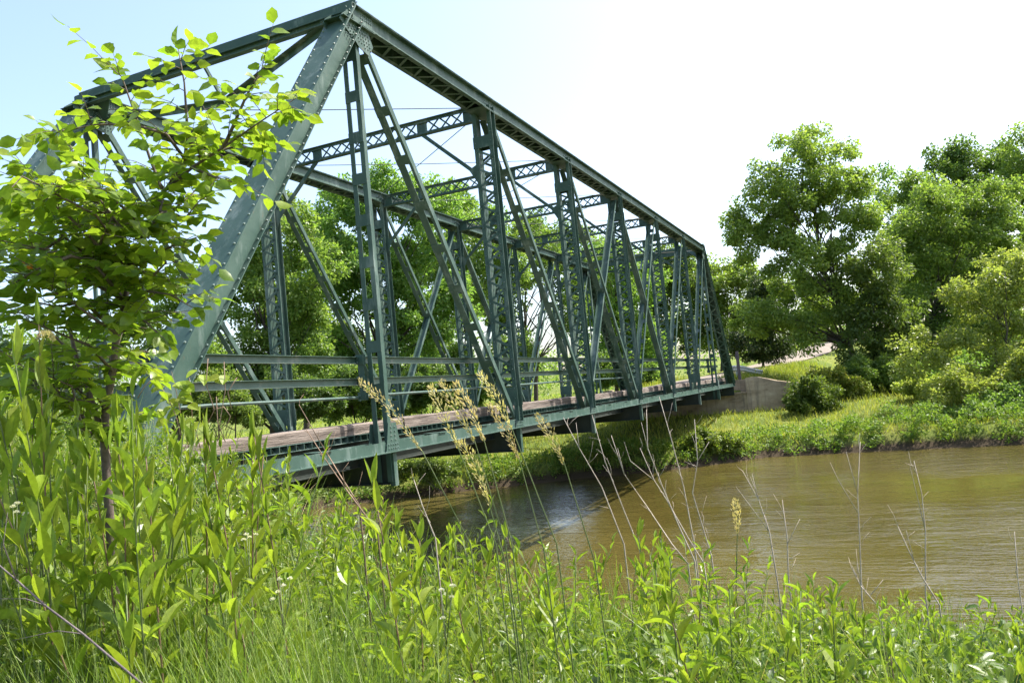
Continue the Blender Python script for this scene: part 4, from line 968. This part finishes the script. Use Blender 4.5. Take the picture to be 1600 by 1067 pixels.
# dead stalks
DS = [([(925, 648), (945, 720), (972, 790), (1000, 860)], [], 4.3, 'thin dead stalk rising before the bridge shadow on the water'),
      ([(1000, 700), (1022, 750), (1040, 778), (1075, 840), (1100, 880)], [[(1022, 750), (985, 720), (975, 690)]], 4.2, 'branched pale dead stalk before the shaded water'),
      ([(1010, 640), (1012, 700), (1035, 760), (1060, 820), (1085, 875)], [[(1012, 700), (1002, 660)]], 4.0, 'tall pale dead stalk with forked tip before the shaded water'),
      ([(1085, 655), (1090, 720), (1082, 770), (1100, 830), (1112, 870)], [[(1090, 720), (1108, 690)]], 4.4, 'single dead stalk rising to the abutment wall'),
      ([(1160, 735), (1185, 780), (1202, 830), (1215, 910)], [[(1185, 780), (1175, 740)], [(1202, 830), (1150, 760)]], 4.1, 'dead branched stalk before the middle of the river'),
      ([(1222, 780), (1230, 840), (1232, 905)], [[(1230, 850), (1250, 810)]], 4.0, 'short dead twig right of the branched stalk in the river'),
      ([(1344, 690), (1340, 770), (1343, 840), (1347, 940)], [[(1340, 800), (1310, 750), (1297, 722)], [(1340, 770), (1322, 705)]], 4.0, 'tall forked dead stalk before the open river'),
      ([(1428, 720), (1440, 770), (1446, 830), (1446, 930)], [[(1446, 830), (1432, 770), (1422, 728)]], 4.1, 'tall twin tipped dead stalk near the right river bank'),
      ([(1402, 820), (1420, 860), (1440, 900), (1468, 945)], [[(1428, 875), (1416, 828)]], 3.8, 'leaning pale dead twig at the right foreground'),
      ([(1330, 885), (1345, 915), (1375, 950)], [[(1345, 915), (1340, 880)], [(1360, 930), (1380, 905)]], 3.7, 'low dead twigs among the weeds on the right'),
      ([(467, 632), (500, 690), (530, 740), (562, 790)], [], 3.6, 'reddish dead stalk leaning before the bottom chord'),
      ([(478, 670), (510, 720), (545, 770), (590, 830)], [[(540, 765), (535, 735), (545, 722)]], 3.5, 'second reddish dead stalk leaning below the first'),
      ([(647, 750), (660, 790), (680, 840)], [], 3.4, 'bare dead stem under the end of the hanger'),
      ([(1030, 620), (1050, 690), (1068, 760), (1085, 850)], [], 4.5, 'thin dead stalk before the floor beam ends'),
      ([(955, 680), (975, 740), (1010, 790), (1050, 850), (1075, 880)], [[(975, 740), (965, 700)]], 4.25, 'curved dead stalk left of the branched pale stalk'),
      ([(880, 652), (905, 700), (940, 760), (975, 850)], [[(905, 700), (900, 660)]], 4.4, 'dead stalk before the sunny grass under the bridge'),
      ([(1585, 830), (1590, 900), (1598, 960)], [], 4.2, 'dead stem at the right edge of the river')]
for pts, br, D, lb in DS:
    w3 = [at(*p, D) for p in pts]; e = w3[-1]; g = Vector((e.x+.03, e.y, hgt(e.x, e.y)-.03)); w3.append(g); o0 = g.copy()
    b = MB(); n = len(w3); red = 'reddish' in lb; b.tube([p-o0 for p in w3], [.0016+.0030*k/(n-1) for k in range(n)], 5)
    rr = random.Random(pts[0][0])
    for k in range(1, n-1):
        w3[k] += Vector((rr.uniform(-.012, .012), rr.uniform(-.012, .012), 0))
        for _ in range(2):
            p_ = w3[k-1].lerp(w3[k], rr.random()); e_ = p_+Vector((rr.uniform(-.06, .06), rr.uniform(-.06, .06), rr.uniform(.02, .12)))
            b.tube([p_-o0, p_.lerp(e_, .5)-o0+Vector((rr.uniform(-.01, .01), rr.uniform(-.01, .01), 0)), e_-o0], [.0013, .001, .0005], 4)
    for q in br:
        w4 = [at(*p, D) for p in q]; b.tube([p-o0 for p in w4], [.0024-.0014*k/(len(w4)-1) for k in range(len(w4))], 5)
    o = b.build('dead_stalk', M['drybrown'] if red else M['dry'], None, True); o.location = o0; tag(o, lb, 'stalk', 'dead stalks on the near bank')
w3 = [at(-40, 850, 2.5), at(25, 905, 2.4), at(70, 945, 2.35), at(130, 990, 2.3), at(215, 1062, 2.25), at(300, 1130, 2.2)]
b = MB(); b.tube([p-w3[-1] for p in w3], [.002, .0026, .003, .0032, .0035, .0037], 7)
for q in ([(25, 905), (5, 850), (12, 800)], [(70, 945), (40, 935), (0, 935)], [(130, 990), (90, 985), (20, 1000)]): b.tube([at(*p, 2.38)-w3[-1] for p in q], [.002, .0014, .0007], 5)
o = b.build('fallen_branch', M['post'], None, True); o.location = w3[-1]; tag(o, 'bare grey branch lying aslant through the weeds at lower left', 'branch')

# white flowered weeds
for (px, py, D, lb) in ((20, 792, 2.7, 'small white flowered weed at the left edge'), (62, 810, 2.8, 'small white flowered weed beside the left edge grasses'), (437, 905, 2.9, 'white flowered weed low in the left foreground'),
                        (690, 922, 2.8, 'white flowered weed low in the middle foreground'), (385, 835, 3.2, 'white flowered weed left of the water'), (1048, 1055, 2.6, 'white flowered weed at the bottom edge')):
    q = at(px, py, D); g = Vector((q.x, q.y, hgt(q.x, q.y)-.02)); root = empty('white_flowered_weed', g); tag(root, lb, 'flower', 'white flowered weeds'); t = q-g
    b = MB(); b.tube([Vector((0, 0, 0)), t*.5+Vector((.02, .01, 0)), t], [.003, .0025, .0016], 6); b.build('stem', M['stem'], root, True)
    for k in range(5):
        c = t+Vector((random.uniform(-.05, .05), random.uniform(-.05, .05), random.uniform(-.10, .02))) if k else t; v = rng.normal(0, 1, (34, 3)); v /= np.linalg.norm(v, axis=1, keepdims=True); v[:, 2] = abs(v[:, 2])*.7
        if k: bb = MB(); bb.tube([t*.82, c], [.0016, .001], 5); bb.build('stalk', M['stem'], root, True)
        link('flower_head', mass('flower_head', *LEAF2, np.array(c)+v*.004, v, rng.normal(0, 1, (34, 3)), np.full(34, .008), np.full(34, .006), M['white']), root)
    for k in range(9):
        z = .25+.07*k; a = k*2.4; d = Vector((math.cos(a), math.sin(a), .6)); place_leaf(random.choice(LB), root, t*min(z, .95), d, (0, 0, 1), .07, .014)

# vine with lime leaves and dry tendrils on the foot of the near end post
q = at(300, 690, 7.3); g = Vector((q.x, q.y, hgt(q.x, q.y))); root = empty('climbing_vine', g); tag(root, 'lime leaved vine with dry brown tendrils climbing the end post foot', 'vine')
b = MB()
for pl_ in ([(300, 720), (285, 660), (275, 610), (268, 580)], [(318, 720), (300, 650), (296, 590)]): b.tube([at(*p, 7.3)-g for p in pl_], [.005, .004, .003, .002][:len(pl_)], 5)
b.build('stem', M['redstem'], root, True); b = MB()
for pl_ in ([(325, 560), (322, 600), (335, 640), (320, 670)], [(350, 565), (352, 610), (345, 650), (340, 690)], [(332, 640), (350, 636), (360, 650), (352, 672)], [(245, 595), (262, 620), (275, 650), (285, 690)], [(240, 590), (225, 605), (215, 622)], [(370, 590), (356, 612), (362, 640)], [(338, 620), (340, 660), (352, 690)]):
    b.tube([at(*p, 7.2)-g for p in pl_], .0042, 5)
b.build('tendrils', M['drybrown'], root, True)
for (px, py) in ((262, 590), (272, 600), (258, 604), (280, 596), (292, 602), (268, 615), (276, 622), (262, 626), (285, 618), (270, 634), (300, 610), (256, 640), (282, 642), (308, 578), (318, 586), (345, 588), (352, 586), (338, 590), (300, 598), (295, 632), (306, 655), (318, 662), (262, 655)):
    a = random.uniform(-1, 1); place_leaf(random.choice(LV), root, at(px, py, 7.25)-g, (cr*a*.9-cu*.25-cf*.4), (cu*.7-cf*.6+cr*random.uniform(-.4, .4)), .13, .09)

# ---------------------------------------------------------------- the sapling at the left
D0 = 3.55
g = at(172, 800, D0); g = Vector((g.x, g.y, hgt(g.x, g.y)-.03)); SP = empty('sapling_tree', g)
tag(SP, 'young leafy sapling standing in front of the far portal at the left', 'tree')
def sp3(p): return at(p[0], p[1], D0+(p[2] if len(p) > 2 else 0))-g
trunk = [Vector((0, 0, 0)), sp3((168, 760)), sp3((163, 690)), sp3((165, 640)), sp3((176, 580)), sp3((182, 520)), sp3((195, 470)), sp3((205, 420))]
b = MB(); b.tube(trunk, [.022, .019, .018, .017, .016, .014, .012, .010], 8)
b.tube([sp3((163, 690)), sp3((145, 630)), sp3((120, 560)), sp3((105, 500, .05))], [.014, .012, .010, .006], 7); b.build('trunk', M['twig'], SP, True)
BRS = [[(205, 420), (225, 360), (255, 300), (290, 250), (305, 215)], [(290, 250), (292, 190, -.05), (288, 130, -.08), (278, 75, -.1)], [(255, 300), (300, 262, -.1), (350, 230, -.15), (400, 195, -.2), (465, 152, -.25)],
       [(290, 250), (330, 240, .1), (380, 225, .1), (435, 225, .1)], [(205, 420), (190, 370, .1), (160, 320, .15), (130, 280, .2), (105, 215, .2)], [(195, 470), (150, 410, -.1), (100, 370, -.15), (50, 330, -.2), (0, 315, -.2)],
       [(182, 520), (130, 470, -.2), (80, 440, -.25), (20, 425, -.3), (-30, 420, -.3)], [(160, 320, .15), (120, 300), (70, 285), (50, 270)], [(205, 420), (245, 395, -.1), (280, 380, -.15), (310, 370, -.2)],
       [(195, 470), (230, 455, -.15), (265, 460, -.2), (300, 480, -.25)], [(150, 410, -.1), (160, 370, -.25), (180, 330, -.3)], [(255, 300), (235, 250, .1), (215, 190, .1), (190, 120, .05), (172, 105, .05)], [(300, 262, -.1), (330, 275, -.2), (365, 285, -.2)],
       [(290, 250), (260, 210, -.15), (210, 195, -.2), (150, 195, -.2), (85, 208, -.25)], [(225, 360), (270, 330, .1), (320, 285, .15)], [(165, 640), (120, 560, .2), (60, 500, .25), (10, 480, .3)], [(182, 520), (215, 510, .1), (250, 520, .15)],
       [(350, 230, -.15), (385, 150, -.18), (415, 100, -.2)], [(130, 470, -.2), (90, 480, -.3), (50, 470, -.35)], [(100, 370, -.15), (70, 390, -.3), (20, 380, -.35)], [(205, 420), (215, 440, .2), (160, 440, .25), (110, 420, .3)], [(176, 580), (205, 560, .1), (225, 575, .1)],
       [(195, 470), (140, 440, .1), (90, 410, .15), (30, 370, .2), (-20, 350, .2)], [(205, 420), (170, 400, -.2), (120, 350, -.25), (60, 300, -.3), (20, 300, -.3)], [(205, 420), (240, 430, -.25), (260, 410, -.3), (230, 370, -.35)],
       [(150, 410, -.1), (110, 400, -.35), (60, 420, -.4), (10, 450, -.4)], [(225, 360), (200, 330, -.2), (160, 300, -.25), (120, 260, -.3)], [(182, 520), (150, 500, -.3), (110, 470, -.35), (70, 450, -.4)], [(255, 300), (250, 330, -.2), (290, 340, -.25), (315, 310, -.3)],
       [(195, 470), (210, 490, -.2), (230, 505, -.25), (245, 520, -.3)], [(176, 580), (140, 540, -.25), (90, 520, -.3), (40, 500, -.35)], [(225, 360), (190, 345, .3), (150, 360, .35), (90, 340, .4), (30, 350, .4)], [(205, 420), (160, 400, .3), (100, 400, .4), (40, 410, .45)]]
rr = random.Random(5)
BRS += [[(163, 690), (120, 640, -.15), (80, 600, -.2), (40, 590, -.25)], [(145, 630), (100, 590, .1), (50, 560, .15), (0, 540, .2)], [(163, 690), (195, 655, -.15), (225, 645, -.2)], [(165, 640), (140, 600, -.2), (110, 590, -.3)]]
for q in list(BRS):                         # the lower crown is the densest
    if max(p[0] for p in q) < 235 and max(p[1] for p in q) > 330 and min(p[1] for p in q) > 240:
        for k in range(1 if rr.random() < .45 else 0):
            BRS.append([q[0]]+[(p[0]+rr.uniform(-38, 38), p[1]+rr.uniform(-34, 34), (p[2] if len(p) > 2 else 0)+rr.uniform(-.3, .3)) for p in q[1:]])
leaves = []; b = MB(); rr = random.Random(9)
for ln_ in BRS:
    w3 = [sp3(p) for p in ln_]; n = len(w3); b.tube(w3, [.0085-.0068*k/(n-1) for k in range(n)], 6)
    for s0, s1 in zip(w3, w3[1:]):
        m_ = max(3, int((s1-s0).length/.036)); ax = (s1-s0).normalized()
        for k in range(m_):
            p = s0.lerp(s1, (k+rr.random()*.6)/m_); sgn = 1 if k % 2 else -1
            sd = (ax.cross(Vector((0, 0, 1)))).normalized()*sgn
            if rr.random() < .74:           # side twig carrying its own leaves
                e = p+(ax*.5+sd*rr.uniform(.4, 1)+Vector((rr.uniform(-.6, .6), rr.uniform(-.6, .6), rr.uniform(-.35, .5)))).normalized()*rr.uniform(.10, .24)
                b.tube([p, p.lerp(e, .5)+Vector((0, 0, .01)), e], [.0022, .0016, .0008], 4); tx = (e-p).normalized()
                for j in range(6):
                    s2 = tx.cross(Vector((0, 0, 1))).normalized()*(1 if j % 2 else -1); leaves.append((p.lerp(e, .17+.166*j), (tx*(.5 if j < 5 else 2)+s2*.8+Vector((0, 0, -.25))), rr.uniform(.045, .088)))
            else:
                leaves.append((p, (ax*.55+sd*.8+Vector((rr.uniform(-.3, .3), rr.uniform(-.3, .3), -.25))), rr.uniform(.06, .10)))
    leaves.append((w3[-1], (w3[-1]-w3[-2]).normalized()+Vector((0, 0, -.2)), .09))
b.build('branches', M['twig'], SP, True)
leaves.sort(key=lambda l: -l[2]); big, rest = leaves[:300], leaves[300:]
for k, (p, t, s_) in enumerate(big):
    place_leaf(rr.choice(LS), SP, p, t, Vector((rr.uniform(-.85, .85), rr.uniform(-.85, .85), 1)), s_, s_*rr.uniform(.55, .70))
if rest:
    S_ = np.array([l[2] for l in rest]); tag(link('small_leaves', mass('small_leaves', *LEAF6, [tuple(l[0]) for l in rest], [tuple(l[1]) for l in rest], rng.normal(0, .6, (len(rest), 3))+(0, 0, 1), S_, S_*.72, M['sap']), SP), kind='stuff')
for (px, py) in ((33, 404), (46, 412)):
    o = place_leaf(LO, SP, at(px, py, 3.3)-g, -cu+cr*.3, -cf, .032, .026); o['label'] = 'withered orange leaf'
